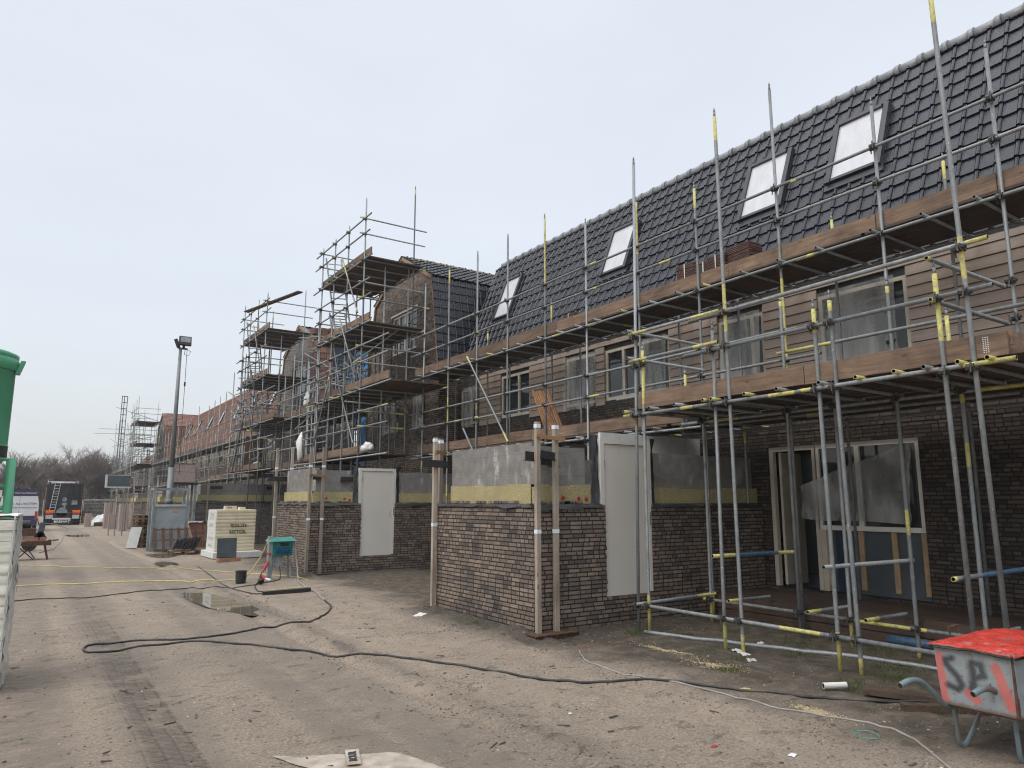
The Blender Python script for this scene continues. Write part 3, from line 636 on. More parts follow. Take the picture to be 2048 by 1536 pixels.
def cladding(parent, y0, y1, z0, z1, holes):
    b = MB(); st = 0.178; z = z0
    while z < z1 - 0.01:
        zt = min(z + st, z1); segs = [(y0, y1)]
        for hy0, hy1, hz0, hz1 in holes:
            if hz0 < zt - 0.03 and hz1 > z + 0.03:
                segs = [s2 for a, c in segs for s2 in ((a, min(c, hy0)), (max(a, hy1), c)) if s2[1] - s2[0] > 0.02]
        for a, c in segs:
            b.add([(FX - 0.03, a, z + 0.008), (FX - 0.012, a, zt - 0.004), (FX + 0.02, a, zt - 0.004), (FX + 0.02, a, z + 0.008),
                   (FX - 0.03, c, z + 0.008), (FX - 0.012, c, zt - 0.004), (FX + 0.02, c, zt - 0.004), (FX + 0.02, c, z + 0.008)],
                  [(0, 4, 5, 1), (1, 5, 6, 2), (3, 7, 4, 0), (0, 1, 2, 3), (7, 6, 5, 4)])
        z += st
    b.obj('timber_cladding', 'clad', parent)
    k = MB(); rects = [[(h[0], h[2]), (h[1], h[2]), (h[1], h[3]), (h[0], h[3])] for h in holes]
    k.wall([(y0, z0), (y1, z0), (y1, z1), (y0, z1)], rects, FX + 0.022, 'x', 0.2); k.obj('backing_wall', 'black', parent)
def skylight(parent, y0, y1, z0, z1):
    V = roof_u(); a = Vector((roof_x(z0), y0, z0)); c = Vector((roof_x(z0), y1, z0)); L = (z1 - z0) / V.z; n = ROOFN; W = y1 - y0
    U = Vector((0, 1, 0)); b = MB(); fw = 0.075
    def bx(u0, u1, v0, v1, h0, h1, mb): mb.obox(a + U * (u0 + u1) / 2 + V * (v0 + v1) / 2 + n * (h0 + h1) / 2, U * (u1 - u0) / 2, V * (v1 - v0) / 2, n * (h1 - h0) / 2)
    bx(-0.05, fw * .6, -0.02, L, -0.02, 0.12, b); bx(W - fw, W + 0.02, -0.02, L, -0.02, 0.13, b)
    bx(fw, W - fw, L - fw, L, -0.02, 0.14, b); bx(fw, W - fw, 0, fw * 0.8, -0.02, 0.115, b)
    bx(-0.08, W + 0.06, -0.15, -0.02, 0.0, 0.055, b)
    f = b.obj('skylight', 'anth', parent)
    g = MB(); bx(fw, W - fw, fw * 0.8, L - fw, 0.05, 0.09, g); g.obj('pane', 'skyglass', f, local=True)
    return f
def house(label, y0, y1, low_holes, up_wins, skys, roofmat='tile', ridge='ridge', lowmat='brickshaded', clad_y=None, zc=4.10, caps=True):
    h = thing('terraced_house', label, 'house', (FX + 4, (y0 + y1) / 2, 0), 'terraced houses under construction')
    b = MB(); rects = [[(a, z0), (c, z0), (c, z1), (a, z1)] for a, c, z0, z1 in low_holes]
    b.wall([(y0, -0.1), (y1, -0.1), (y1, zc), (y0, zc)], rects, FX, 'x', 0.28)
    b.obj('brick_wall', lowmat, h, recalc=True)
    k = MB(); k.box(FX - 0.012, FX, y0, y1, 3.06, 3.16); k.obj('brick_course', lowmat, h)
    cy0, cy1 = clad_y or (y0, y1)
    cladding(h, cy0, cy1, zc, EAVE + 0.1, [(a[0], a[1], a[2], a[3]) for a in up_wins if a[1] <= cy1 + 0.05])
    if cy1 < y1:
        b = MB(); hs = [[(a[0], a[2]), (a[1], a[2]), (a[1], a[3]), (a[0], a[3])] for a in up_wins if a[1] > cy1 + 0.05]
        b.wall([(cy1, zc), (y1, zc), (y1, EAVE + 0.1), (cy1, EAVE + 0.1)], hs, FX - 0.004, 'x', 0.28); b.obj('brick_wall', lowmat, h, recalc=True)
    for a in up_wins: window(h, a[0], a[1], a[2], a[3], FX - 0.02, a[4] if len(a) > 4 else (), a[6] if len(a) > 6 else 'frame', a[5] if len(a) > 5 else None)
    L = (RZ - EAVE) / roof_u().z
    r = tiles('roof', roofmat, h, (roof_x(EAVE), y1, EAVE), (0, -1, 0), roof_u(), y1 - y0, L)
    b = MB(); b.add([(roof_x(EAVE) + .03, y0, EAVE - .05), (roof_x(EAVE) + .03, y1, EAVE - .05), (RX + .02, y1, RZ - .1), (RX + .02, y0, RZ - .1), (RX + 8, y0, RZ - .6), (RX + 8, y1, RZ - .6)], [(0, 3, 2, 1), (3, 4, 5, 2)])
    b.obj('roof_underlay', 'black', r, local=True)
    if caps: ridge_caps('ridge_tiles', ridge, h, (RX + 0.01, y0, RZ + 0.015), (RX + 0.01, y1, RZ + 0.015))
    for s in skys: skylight(h, *s)
    return h

h1 = house('black roofed terraced house with plastic covered windows, nearest the camera', 0.2, 9.9,
      [(5.6, 8.3, 0.38, 2.82)],
      [(5.55, 7.10, 4.15, 5.40, (), (5.72, 7.05, 4.12, 5.42), 'frame'), (8.22, 9.30, 4.15, 5.40, (8.5,), (8.26, 9.2, 4.12, 5.42))],
      [(6.17, 7.15, 7.66, 8.98), (8.16, 9.16, 7.60, 8.95)])
h2 = house('black roofed terraced house between the near house and the brick gable', 9.9, 19.9, [],
      [(10.62, 12.72, 4.2, 5.42, (11.45, 12.1), (10.66, 11.42, 4.1, 5.42)), (13.05, 14.22, 4.2, 5.45, (), (13.0, 14.2, 4.1, 5.45)), (15.82, 17.28, 4.22, 5.45, (16.4,)), (18.55, 19.62, 4.2, 5.35, (19.0,), (18.6, 19.4, 4.1, 5.36))],
      [(12.62, 13.53, 7.58, 8.92), (17.80, 18.68, 7.48, 8.90)], clad_y=(9.9, 18.45))
# ground floor entrance and window of the near house
fr = window(h1, 5.6, 7.38, 1.38, 2.82, FX, (6.62,), 'framewhite', None, 0.04)
b = MB()
b.box(FX + .04, FX + .13, 7.36, 7.44, .38, 2.82); b.box(FX + .04, FX + .13, 7.26, 7.355, .38, 1.375); b.box(FX + .04, FX + .13, 8.22, 8.3, .38, 2.82); b.box(FX + .04, FX + .13, 7.44, 8.22, 2.74, 2.82)
b.obj('door_frame', 'frame', h1)
b = MB(); b.box(FX + .10, FX + .14, 5.6, 7.26, .38, 1.376); b.obj('grey_panel', 'greypanel', h1)
b = MB(); b.box(FX + .09, FX + .098, 6.95, 7.13, .39, 1.37); b.obj('navy_panel', 'bluedark', h1)
for y in (5.62, 6.08, 6.62, 7.18):
    b = MB(); b.box(FX + .06, FX + .098, y, y + 0.085, 0.45, 1.375); b.obj('batten', 'fresh', h1)
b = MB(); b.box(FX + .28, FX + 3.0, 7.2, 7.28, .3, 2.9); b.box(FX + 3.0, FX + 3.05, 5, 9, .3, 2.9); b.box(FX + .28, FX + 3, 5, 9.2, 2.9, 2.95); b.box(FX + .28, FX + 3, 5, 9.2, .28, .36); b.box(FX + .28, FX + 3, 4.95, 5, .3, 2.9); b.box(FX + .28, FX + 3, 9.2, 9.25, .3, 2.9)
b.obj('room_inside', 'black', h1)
b = MB(); b.box(FX + .15, FX + .75, 8.13, 8.18, .4, 2.73); b.obj('open_door', 'frame', h1)
h_ = MB()
def fn(u, v):          # torn sheet that hangs from the upper right corner of the window down to the left
    yt = 5.68 + 1.92 * u; top = 2.74 - 0.52 * u - 0.10 * u * u; bot = 1.50 + 0.16 * u * (1 - u) + 0.35 * max(0, u - 0.8)
    return (FX - 0.03 - 0.05 * abs(math.sin(u * 8 + v * 3)) - 0.03 * v, yt + 0.10 * v * (1 - u) + 0.03 * nz1(u * 5, v * 5), top + (bot - top) * v)
h_.grid(fn, 26, 18); h_.obj('plastic_film', 'film', fr, smooth=True, local=True)

# gables ---------------------------------------------------------------
def gable(label, y0, yk0, yk1, y1, zk, zr, XG, wmat, tmat, wins, stripped=False):
    ym = (yk0 + yk1) / 2
    h = thing('gable_house', label, 'house', (XG + 3, ym, 0), 'gabled houses of the row')
    out = [(y0, -0.1), (y1, -0.1), (y1, 5.9), (yk1, zk), (ym, zr), (yk0, zk), (y0, 5.9)]
    b = MB(); b.wall(out, [[(a, z0), (c, z0), (c, z1), (a, z1)] for a, c, z0, z1, *_ in wins], XG, 'x', 0.25); b.obj('gable_wall', wmat, h, recalc=True)
    b = MB(); b.wall([(XG + .25, -0.1), (FX + .1, -0.1), (FX + .1, 5.9), (XG + .25, 5.9)], [], y0, 'y', 0.2); b.obj('side_wall', wmat, h)
    for wv in wins:
        f = window(h, wv[0], wv[1], wv[2], wv[3], XG, wv[4], wv[5], wv[6] if len(wv) > 6 else None)
        k = MB(); k.box(XG - .03, XG, wv[0] - .06, wv[1] + .06, wv[3] + .01, wv[3] + .07); k.obj('lintel', 'framewhite' if wv[5] == 'framewhite' else 'block', f, local=True)
    back = 16.5
    r = None
    for sgn, ya, yb in ((-1, y0, yk0), (1, y1, yk1)):
        lo, hi = Vector((XG - .06, ya + sgn * .06, 5.75)), Vector((XG - .06, yb + sgn * .06, zk))
        V = (hi - lo); L = V.length
        if sgn < 0: rr = tiles('cheek_roof', tmat, h, lo, (1, 0, 0), V, 3.2 if not stripped else 0.9, L)
        else: rr = tiles('cheek_roof', tmat, h, lo + Vector((1.2, 0, 0)), (-1, 0, 0), V, 1.2, L)
        if sgn < 0: r = rr
    for sgn, yb in ((-1, yk0), (1, yk1)):
        lo, hi = Vector((XG - .1, yb + sgn * .10, zk + .02)), Vector((XG - .1, ym, zr + .04)); V = hi - lo; L = V.length
        if sgn < 0: tiles('upper_roof', tmat, h, lo, (1, 0, 0), V, 5.1, L, (lambda t, q: q > 2 or (t * 7 + q * 3) % 5 == 0) if stripped else None)
        else: tiles('upper_roof', tmat, h, lo + Vector((5.1, 0, 0)), (-1, 0, 0), V, 5.1, L)
    u = MB()
    u.add([(XG + .05, y0, 5.7), (back, y0, 5.7), (back, yk0, zk - .02), (XG + .05, yk0, zk - .02), (XG + .05, ym, zr - .03), (back, ym, zr - .03), (XG + .05, yk1, zk - .02), (back, yk1, zk - .02), (XG + .05, y1, 5.7), (back, y1, 5.7)],
          [(0, 1, 2, 3), (3, 2, 5, 4), (4, 5, 7, 6), (6, 7, 9, 8)])
    u.obj('roof_underlay', 'bluedark' if stripped else 'black', h)
    for sgn, ya, yb in ((-1, y0, yk0), (1, y1, yk1)):          # verge boards under the tile edge
        b = MB(); b.bar((XG - .05, yb + sgn * .06, zk - .03), (XG - .05, ym, zr - .03), .05, .13); b.bar((XG - .035, ya + sgn * .03, 5.75), (XG - .035, yb + sgn * .03, zk - .06), .03, .05, up=(1, 0, 0)); b.obj('verge_board', 'palewood', h)
    if not stripped: ridge_caps('ridge_tiles', 'fresh' if tmat == 'tile' else 'ridgered', h, (XG + .3, ym, zr + .03), (16.0, ym, zr + .03), 0.06)
    return h
GX = 10.5
gable('dark brick gable house with black tiled cheek and two storeys of windows', 19.77, 20.38, 24.94, 25.55, 9.2, 10.5, GX, 'brick', 'tile',
      [(21.47, 23.5, 7.0, 8.42, (22.5, 23.0), 'framewhite'), (20.75, 21.5, 4.25, 5.55, (), 'framewhite', (20.72, 21.5, 4.2, 5.5)), (22.75, 24.05, 4.25, 5.55, (23.3,), 'frame', (22.7, 23.9, 4.2, 5.5))])
gable('grey brick gable house with half laid red tiles on its roof', 31.6, 32.2, 36.75, 37.35, 9.2, 10.4, GX, 'brickgrey', 'tilered',
      [(33.3, 35.4, 7.0, 8.4, (34.3,), 'frame'), (32.6, 33.4, 4.25, 5.55, (), 'frame')], True)
gable('far red roofed gable house with bare grey front', 74.6, 75.2, 79.8, 80.4, 9.0, 10.4, GX, 'brickgrey', 'tilered', [(76.5, 78.3, 6.9, 8.3, (), 'frame')])
# recessed house between the first two gables: roof still open, blue underlay and battens
hr = thing('terraced_house', 'unroofed house with blue foil and battens between the two gables', 'house', (FX + 4, 28.6, 0), 'terraced houses under construction')
b = MB(); b.wall([(25.55, -.1), (31.6, -.1), (31.6, 5.8), (25.55, 5.8)], [[(y, z), (y + 1.1, z), (y + 1.1, z + 1.35), (y, z + 1.35)] for y in (26.2, 28.3, 30.0) for z in (4.1,)], FX, 'x', .25); b.obj('wall', 'blue', hr, recalc=True)
b = MB(); b.box(FX - .05, FX, 28.6, 31.6, 3.3, 5.7); b.obj('block_wall', 'block', hr)
b = MB(); b.add([(roof_x(5.75), 25.5, 5.75), (roof_x(5.75), 31.7, 5.75), (RX, 31.7, RZ), (RX, 25.5, RZ), (RX + 8, 31.7, RZ - .6), (RX + 8, 25.5, RZ - .6)], [(0, 1, 2, 3), (3, 2, 4, 5)]); b.obj('roof_underlay', 'blue', hr)
b = MB()
for i in range(12): z = 5.9 + i * .33; b.box(roof_x(z) - .06, roof_x(z) - .01, 25.6, 31.6, z, z + .045)
for i in range(11): y = 25.7 + i * .58; b.bar((roof_x(5.8) - .015, y, 5.8), (RX - .015, y, RZ), .04, .04)
b.obj('roof_battens', 'pallet', hr)
tiles('laid_tiles', 'tilered', hr, (roof_x(5.9) - .06, 28.4, 5.9), (0, -1, 0), roof_u(), 2.8, 2.1)
for i, (ya, yb) in enumerate(((37.35, 46.7), (46.7, 56.0), (56.0, 65.3), (65.3, 74.6))):
    lab = ['red roofed terraced house next to the grey brick gable', 'second red roofed terraced house past the grey brick gable', 'third red roofed terraced house past the grey brick gable', 'red roofed terraced house next to the far gable'][i]
    sk = [(ya + d, ya + d + .8, 7.6, 8.9) for d in (2.4, 6.6)]
    house(lab, ya, yb, [], [(ya + 1.2, ya + 2.6, 4.2, 5.4), (ya + 4.2, ya + 5.2, 4.2, 5.4), (ya + 6.5, ya + 8, 4.2, 5.4)], sk, 'tilered', 'ridgered', 'brickgrey', zc=4.1)
h9 = thing('terraced_house', 'unfinished grey terraced houses behind the farthest scaffold', 'house', (FX + 4, 92, 0), 'terraced houses under construction')
b = MB(); b.box(FX, FX + .3, 80.4, 104, -.1, 5.5); b.obj('wall', 'brickgrey', h9)
b = MB(); b.add([(FX, 80.4, 5.5), (FX, 104, 5.5), (FX + 1.3, 104, 7.6), (FX + 1.3, 80.4, 7.6)], [(0, 1, 2, 3)]); b.obj('roof', 'pallet', h9)

# ------------------------------------------------------------------ brick sheds in front of the houses (no roof yet)
def membrane(parent, p0, p1, out, z, seed, drop=0.05):
    b = MB(); p0, p1, out = Vector(p0), Vector(p1), Vector(out)
    def fn(u, v):
        p = p0 + (p1 - p0) * u; wv = nz1(u * (p1 - p0).length * 4.2, seed, 1.7); w2 = nz1(u * (p1 - p0).length * 1.3, seed, 8)
        return tuple(p + out * (-0.10 + 0.14 * v + (0.03 * wv if v > .6 else 0)) + Vector((0, 0, z + 0.018 + 0.02 * max(0, wv) * (1 - v) - (drop + 0.03 * w2 + 0.03 * wv) * max(0, (v - 0.55) / 0.45))))
    b.grid(fn, max(12, int((p1 - p0).length * 14)), 6)
    return b.obj('membrane', 'membrane', parent, smooth=True)
def shed(label, X0, Y0, X1, Y1, mat, door=None, zt=1.80, zb=2.67, discs=(), white=False):
    h = thing('brick_shed', label, 'shed', ((X0 + X1) / 2, (Y0 + Y1) / 2, 0), 'roofless brick sheds in front of the houses')
    b = MB()
    if door:
        a, c, z0, z1 = door
        b.wall([(X0, -.15), (X1, -.15), (X1, zt), (c - .02, zt), (c - .02, z0), (a + .07, z0), (a + .07, zt), (X0, zt)], [], Y0, 'y', .1)
    else: b.wall([(X0, -.15), (X1, -.15), (X1, zt), (X0, zt)], [], Y0, 'y', .1)
    b.wall([(Y0 + .1, -.15), (Y1, -.15), (Y1, zt), (Y0 + .1, zt)], [], X0, 'x', .1)
    b.wall([(X0 + .1, -.15), (X1, -.15), (X1, zt), (X0 + .1, zt)], [], Y1 - .1, 'y', .1)
    if door:                                           # toothed brick ends beside the opening
        for i in range(int((zt - door[2]) / .0625)):
            if i % 2: b.box(door[0] + .07, door[0] + .07 + R.uniform(.006, .022), Y0 + .002, Y0 + .098, door[2] + i * .0625 + .006, door[2] + (i + 1) * .0625 - .006)
    b.obj('brick_wall', mat, h, recalc=True)
    k = MB(); xi, yi = X0 + .20, Y0 + .20
    if door:
        k.box(xi, door[0] - .16, yi, yi + .12, -.1, zb); k.box(door[1] + .14, X1, yi, yi + .12, -.1, zb - .02)
    else: k.box(xi, X1, yi, yi + .12, -.1, zb)
    k.box(xi, xi + .12, yi + .12, Y1 - .15, -.1, zb + .06); k.box(xi + .12, X1, Y1 - .27, Y1 - .15, -.1, zb)
    k.obj('block_wall', 'block', h)
    x_end = (door[0] - .14) if door else X1
    slabs = [(xi - .10, x_end, yi - .105, yi - .003, .30), (xi - .105, xi - .003, yi - .003, Y1 - .3, .31)] + ([(door[1] + .14, X1, yi - .105, yi - .003, .28)] if door else [])
    for sx0, sx1, sy0, sy1, st_ in slabs:
        along = sx1 - sx0 > sy1 - sy0; nU = max(8, int((sx1 - sx0 if along else sy1 - sy0) * 14)); q = MB()
        top = lambda u: zt + st_ + .012 * nz1(u * 9, sx0, sy0) - (.02 if nz1(u * 3.1, sy0, 4) > .32 else 0)
        q.grid(lambda u, v: ((sx0 + (sx1 - sx0) * u, sy0 + .006 * nz1(u * 22, v * 4, 1), zt - .3 + (top(u) - zt + .3) * v) if along else (sx0 + .006 * nz1(u * 22, v * 4, 1), sy1 + (sy0 - sy1) * u, zt - .3 + (top(1 - u) - zt + .3) * v)), nU, 8)
        q.grid(lambda u, v: ((sx0 + (sx1 - sx0) * u, sy0 + (sy1 - sy0) * v, top(u)) if along else (sx0 + (sx1 - sx0) * v, sy1 + (sy0 - sy1) * u, top(1 - u))), nU, 2)
        q.box(sx0 + .012, sx1 - .001, sy0 + .012, sy1, zt - .3, zt + st_ - .04); q.obj('insulation', 'wool', h)
    membrane(h, (X0, Y1, 0), (X0, Y0, 0), (-1, 0, 0), zt, X0 + Y0)
    membrane(h, (X0 - .02, Y0, 0), (x_end + .16 if door else X1, Y0, 0), (0, -1, 0), zt, X0 + Y0 + 3, .07)
    if door: membrane(h, (door[1] + .0, Y0, 0), (X1, Y0, 0), (0, -1, 0), zt, X0 + Y0 + 5, .07)
    m = MB()                                           # a few loose bricks along the top
    for i in range(7):
        px = X0 + R.uniform(.15, 1.1); m.box(px, px + .1, Y0 + .02, Y0 + .09, zt + .02, zt + .055)
        py = Y0 + R.uniform(.3, max(.4, Y1 - Y0 - .4)); m.box(X0 + .02, X0 + .09, py, py + .2, zt + .02, zt + .06)
    m.obj('top_course', mat, h)
    for dx, dz in discs:
        d = MB(); d.tube((dx, yi - .107, zt + dz), (dx, yi - .115, zt + dz), .032, 10); d.obj('fixing_disc', 'red', h)
    if door:
        a, c, z0, z1 = door; yf = Y0 + .012
        f = MB(); fw = .075
        f.box(a, a + fw, yf, yf + .11, z0 + .3, z1); f.box(c - fw, c, yf, yf + .11, z0 + .02, z1); f.box(a + fw, c - fw, yf, yf + .11, z1 - fw, z1)
        f.box(a + .085, a + fw + .1, yf + .03, yf + .1, z0, z0 + .32)
        fo = f.obj('door_frame', 'door', h)
        s_ = MB(); s_.box(a + .075, c + .01, yf - .006, yf + .10, z0 - .028, z0 - .002); s_.obj('sill', 'black', fo, local=True)
        l = MB(); l.box(a + fw + .008, c - fw - .006, yf + .022, yf + .075, z0 + .0, z1 - fw - .008); lo = l.obj('door', 'door', h)
        for hz_ in (.25, 1.05, 1.95): k2 = MB(); k2.tube((a + fw + .003, yf - .004, z0 + hz_), (a + fw + .003, yf - .004, z0 + hz_ + .11), .008, 8); k2.obj('hinge', 'galv', lo, local=True)
        hw = MB()
        for dz in (0, .05, .085, .14): hw.tube((c - fw - .06, yf + .023, z0 + 1.02 + dz), (c - fw - .06, yf + .018, z0 + 1.02 + dz), .011, 8)
        hw.obj('lock_holes', 'hole', lo, local=True)
        st = MB(); st.box(c - .052, c - .032, yf - .003, yf, z0 + 1.05, z0 + 1.25); st.obj('strike_plate', 'galv', fo, local=True)
        for xx, sg in ((a - .01, -1), (c + .01, 1)):          # black foil flaps beside the frame
            w_ = MB()
            w_.grid(lambda u, v: (xx + sg * (.02 + .10 * u + .03 * nz1(u * 2, v * 5, xx) + .05 * u * max(0, v - .8) * 5), yf + .02 + .05 * u + .03 * nz1(u * 3, v * 4, 2), zt + .02 + (z1 - zt + .03) * v), 5, 16)
            w_.obj('foil_flap', 'membrane', h, smooth=True)
    if white:
        k = MB()
        for i in range(6): k.box(X0 + 2.5 + i * .44, X0 + 2.5 + i * .44 + .43, Y0 + 1.4, Y0 + 1.46, zb - .2, zb + .42)
        k.obj('white_panel', 'whitesheet', h)
    return h
shed('near brick shed with cream door and red dowel discs on its yellow insulation', 6.05, 8.47, 11.19, 11.38, 'brick', (7.34, 8.41, .43, 2.82), white=True,
     discs=((6.66, .10), (6.96, .09), (7.11, .085), (7.27, .08)))
shed('middle brick shed with cream door behind the teal power box', 6.05, 18.3, 10.45, 21.2, 'brick', (7.36, 8.42, .43, 2.74), discs=((6.5, .13), (7.0, .12), (7.14, .09)))
shed('greyish brick shed without door behind the stack of cream insulation packs', 6.05, 33.4, 10.45, 36.6, 'brickgrey', None, 1.84, 2.62)
shed('pale brick shed behind the grey cabinet', 6.05, 44.0, 10.9, 47.2, 'brickpale', None, 1.8, 2.5)
shed('pale brick shed behind the pallet tower', 6.05, 54.5, 11.1, 57.5, 'brickpale', None, 1.8, 2.5)
shed('farthest pale brick shed by the white sheet heap', 6.05, 66.0, 11.1, 69.0, 'brickpale', None, 1.8, 2.5)

def gauge_posts(label, pts, zt, tapes, brackets=(), batten=None, base=None, axis=0):
    g = thing('gauge_posts', label, 'profile posts', (pts[0][0], pts[0][1], 0), 'timber bricklaying posts at the shed corners')
    for (px, py) in pts:
        b = MB(); s_ = .034; lx, ly = R.uniform(-.008, .008), R.uniform(-.008, .008)
        b.bar((px, py, .03), (px + lx, py + ly, zt + R.uniform(-.02, .03)), .068, .068); p = b.obj('post', 'greytimber', g)
        for z in tapes:
            t = MB(); t.box(px - s_ - .003 + lx * z / zt, px + s_ + .003 + lx * z / zt, py - s_ - .003 + ly * z / zt, py + s_ + .003 + ly * z / zt, z, z + .055); t.obj('tape', 'tape', p, local=True)
    if batten: b = MB(); b.bar(batten[0], batten[1], .03, .055); b.obj('cross_batten', 'orangewood', g)
    for p0, p1, hgt in brackets:
        b = MB(); b.bar(p0, p1, .012, hgt); b.bar(Vector(p0) + Vector((0, 0, -hgt / 2)), Vector(p1) + Vector((0, 0, -hgt / 2)), .09, .012); b.obj('bracket', 'black', g)
    if base:
        x0, x1, y0, y1, z0, z1 = base; b = MB(); b.box(x0, x1, y0, y1, z1 - .015, z1); b.box(x0, x1, y0 + .03, y0 + .045, z0, z1 - .015); b.box(x0 + .02, x0 + .1, y0 + .045, y1 - .02, z0, z1 - .015)
        for i in range(3): b.box(x0 + .2 + i * .14, x0 + .25 + i * .14, y0 + .015, y0 + .03, z0, z1 - .015)
        b.obj('base_channel', 'rust', g)
    return g
gauge_posts('pair of grey timber posts on a rusty channel at the near shed corner', [(6.075, 8.40), (6.392, 8.40)], 2.97, (2.905, 1.40),
    [((5.90, 8.455, 2.50), (6.19, 8.46, 2.49), .13), ((6.19, 8.54, 2.45), (6.50, 8.54, 2.44), .12), ((6.10, 8.36, 2.53), (6.36, 8.36, 2.50), .11), ((6.45, 8.60, 2.42), (6.62, 8.60, 2.42), .11)],
    ((6.02, 8.345, 2.79), (6.53, 8.34, 2.75)), (5.90, 6.66, 8.20, 8.49, -.10, .045))
gauge_posts('pair of grey timber posts at the far corner of the near shed', [(5.975, 11.36), (6.22, 11.62)], 2.98, (2.90, 1.42),
    [((5.70, 11.30, 2.52), (6.35, 11.30, 2.50), .12)], ((5.95, 11.30, 2.72), (6.30, 11.55, 2.72)), (5.84, 6.02, 11.28, 11.46, -.04, .08))
gauge_posts('tall pair of grey timber posts at the middle shed corner', [(5.985, 18.2), (6.333, 18.2)], 3.23, (2.72, 1.38),
    [((6.15, 18.48, 2.48), (6.45, 18.48, 2.48), .12), ((6.9, 18.47, 2.44), (7.25, 18.47, 2.44), .12)], ((5.95, 18.16, 2.52), (6.38, 18.16, 2.50)), (5.85, 6.7, 18.05, 18.32, -.03, .05))
gauge_posts('pair of grey timber posts at the far corner of the middle shed', [(6.0, 21.3), (6.45, 21.3)], 3.4, (2.78, 1.38), [((5.75, 21.22, 2.5), (6.3, 21.22, 2.5), .12)], ((5.95, 21.25, 2.55), (6.5, 21.25, 2.55)))
gauge_posts('pair of timber posts at the greyish shed beside the grey cabinet', [(6.0, 33.28), (6.5, 33.28)], 3.5, (2.75,), [((6.6, 33.35, 2.45), (7.1, 33.35, 2.45), .13), ((9.0, 33.35, 2.45), (9.3, 33.35, 2.45), .13)], ((5.6, 33.22, 2.62), (6.5, 33.22, 2.62)))
for lab, yy in (('timber posts at the pale shed behind the grey cabinet', 43.9), ('timber posts at the pale shed behind the pallet tower', 54.4), ('timber posts at the farthest pale shed', 65.9)):
    gauge_posts(lab, [(5.95, yy), (6.45, yy), (5.95, yy + 3.3)], 3.3, (2.7,), [((5.7, yy + .08, 2.5), (6.6, yy + .08, 2.5), .13)], ((5.9, yy - .05, 2.3), (6.5, yy - .05, 2.3)))

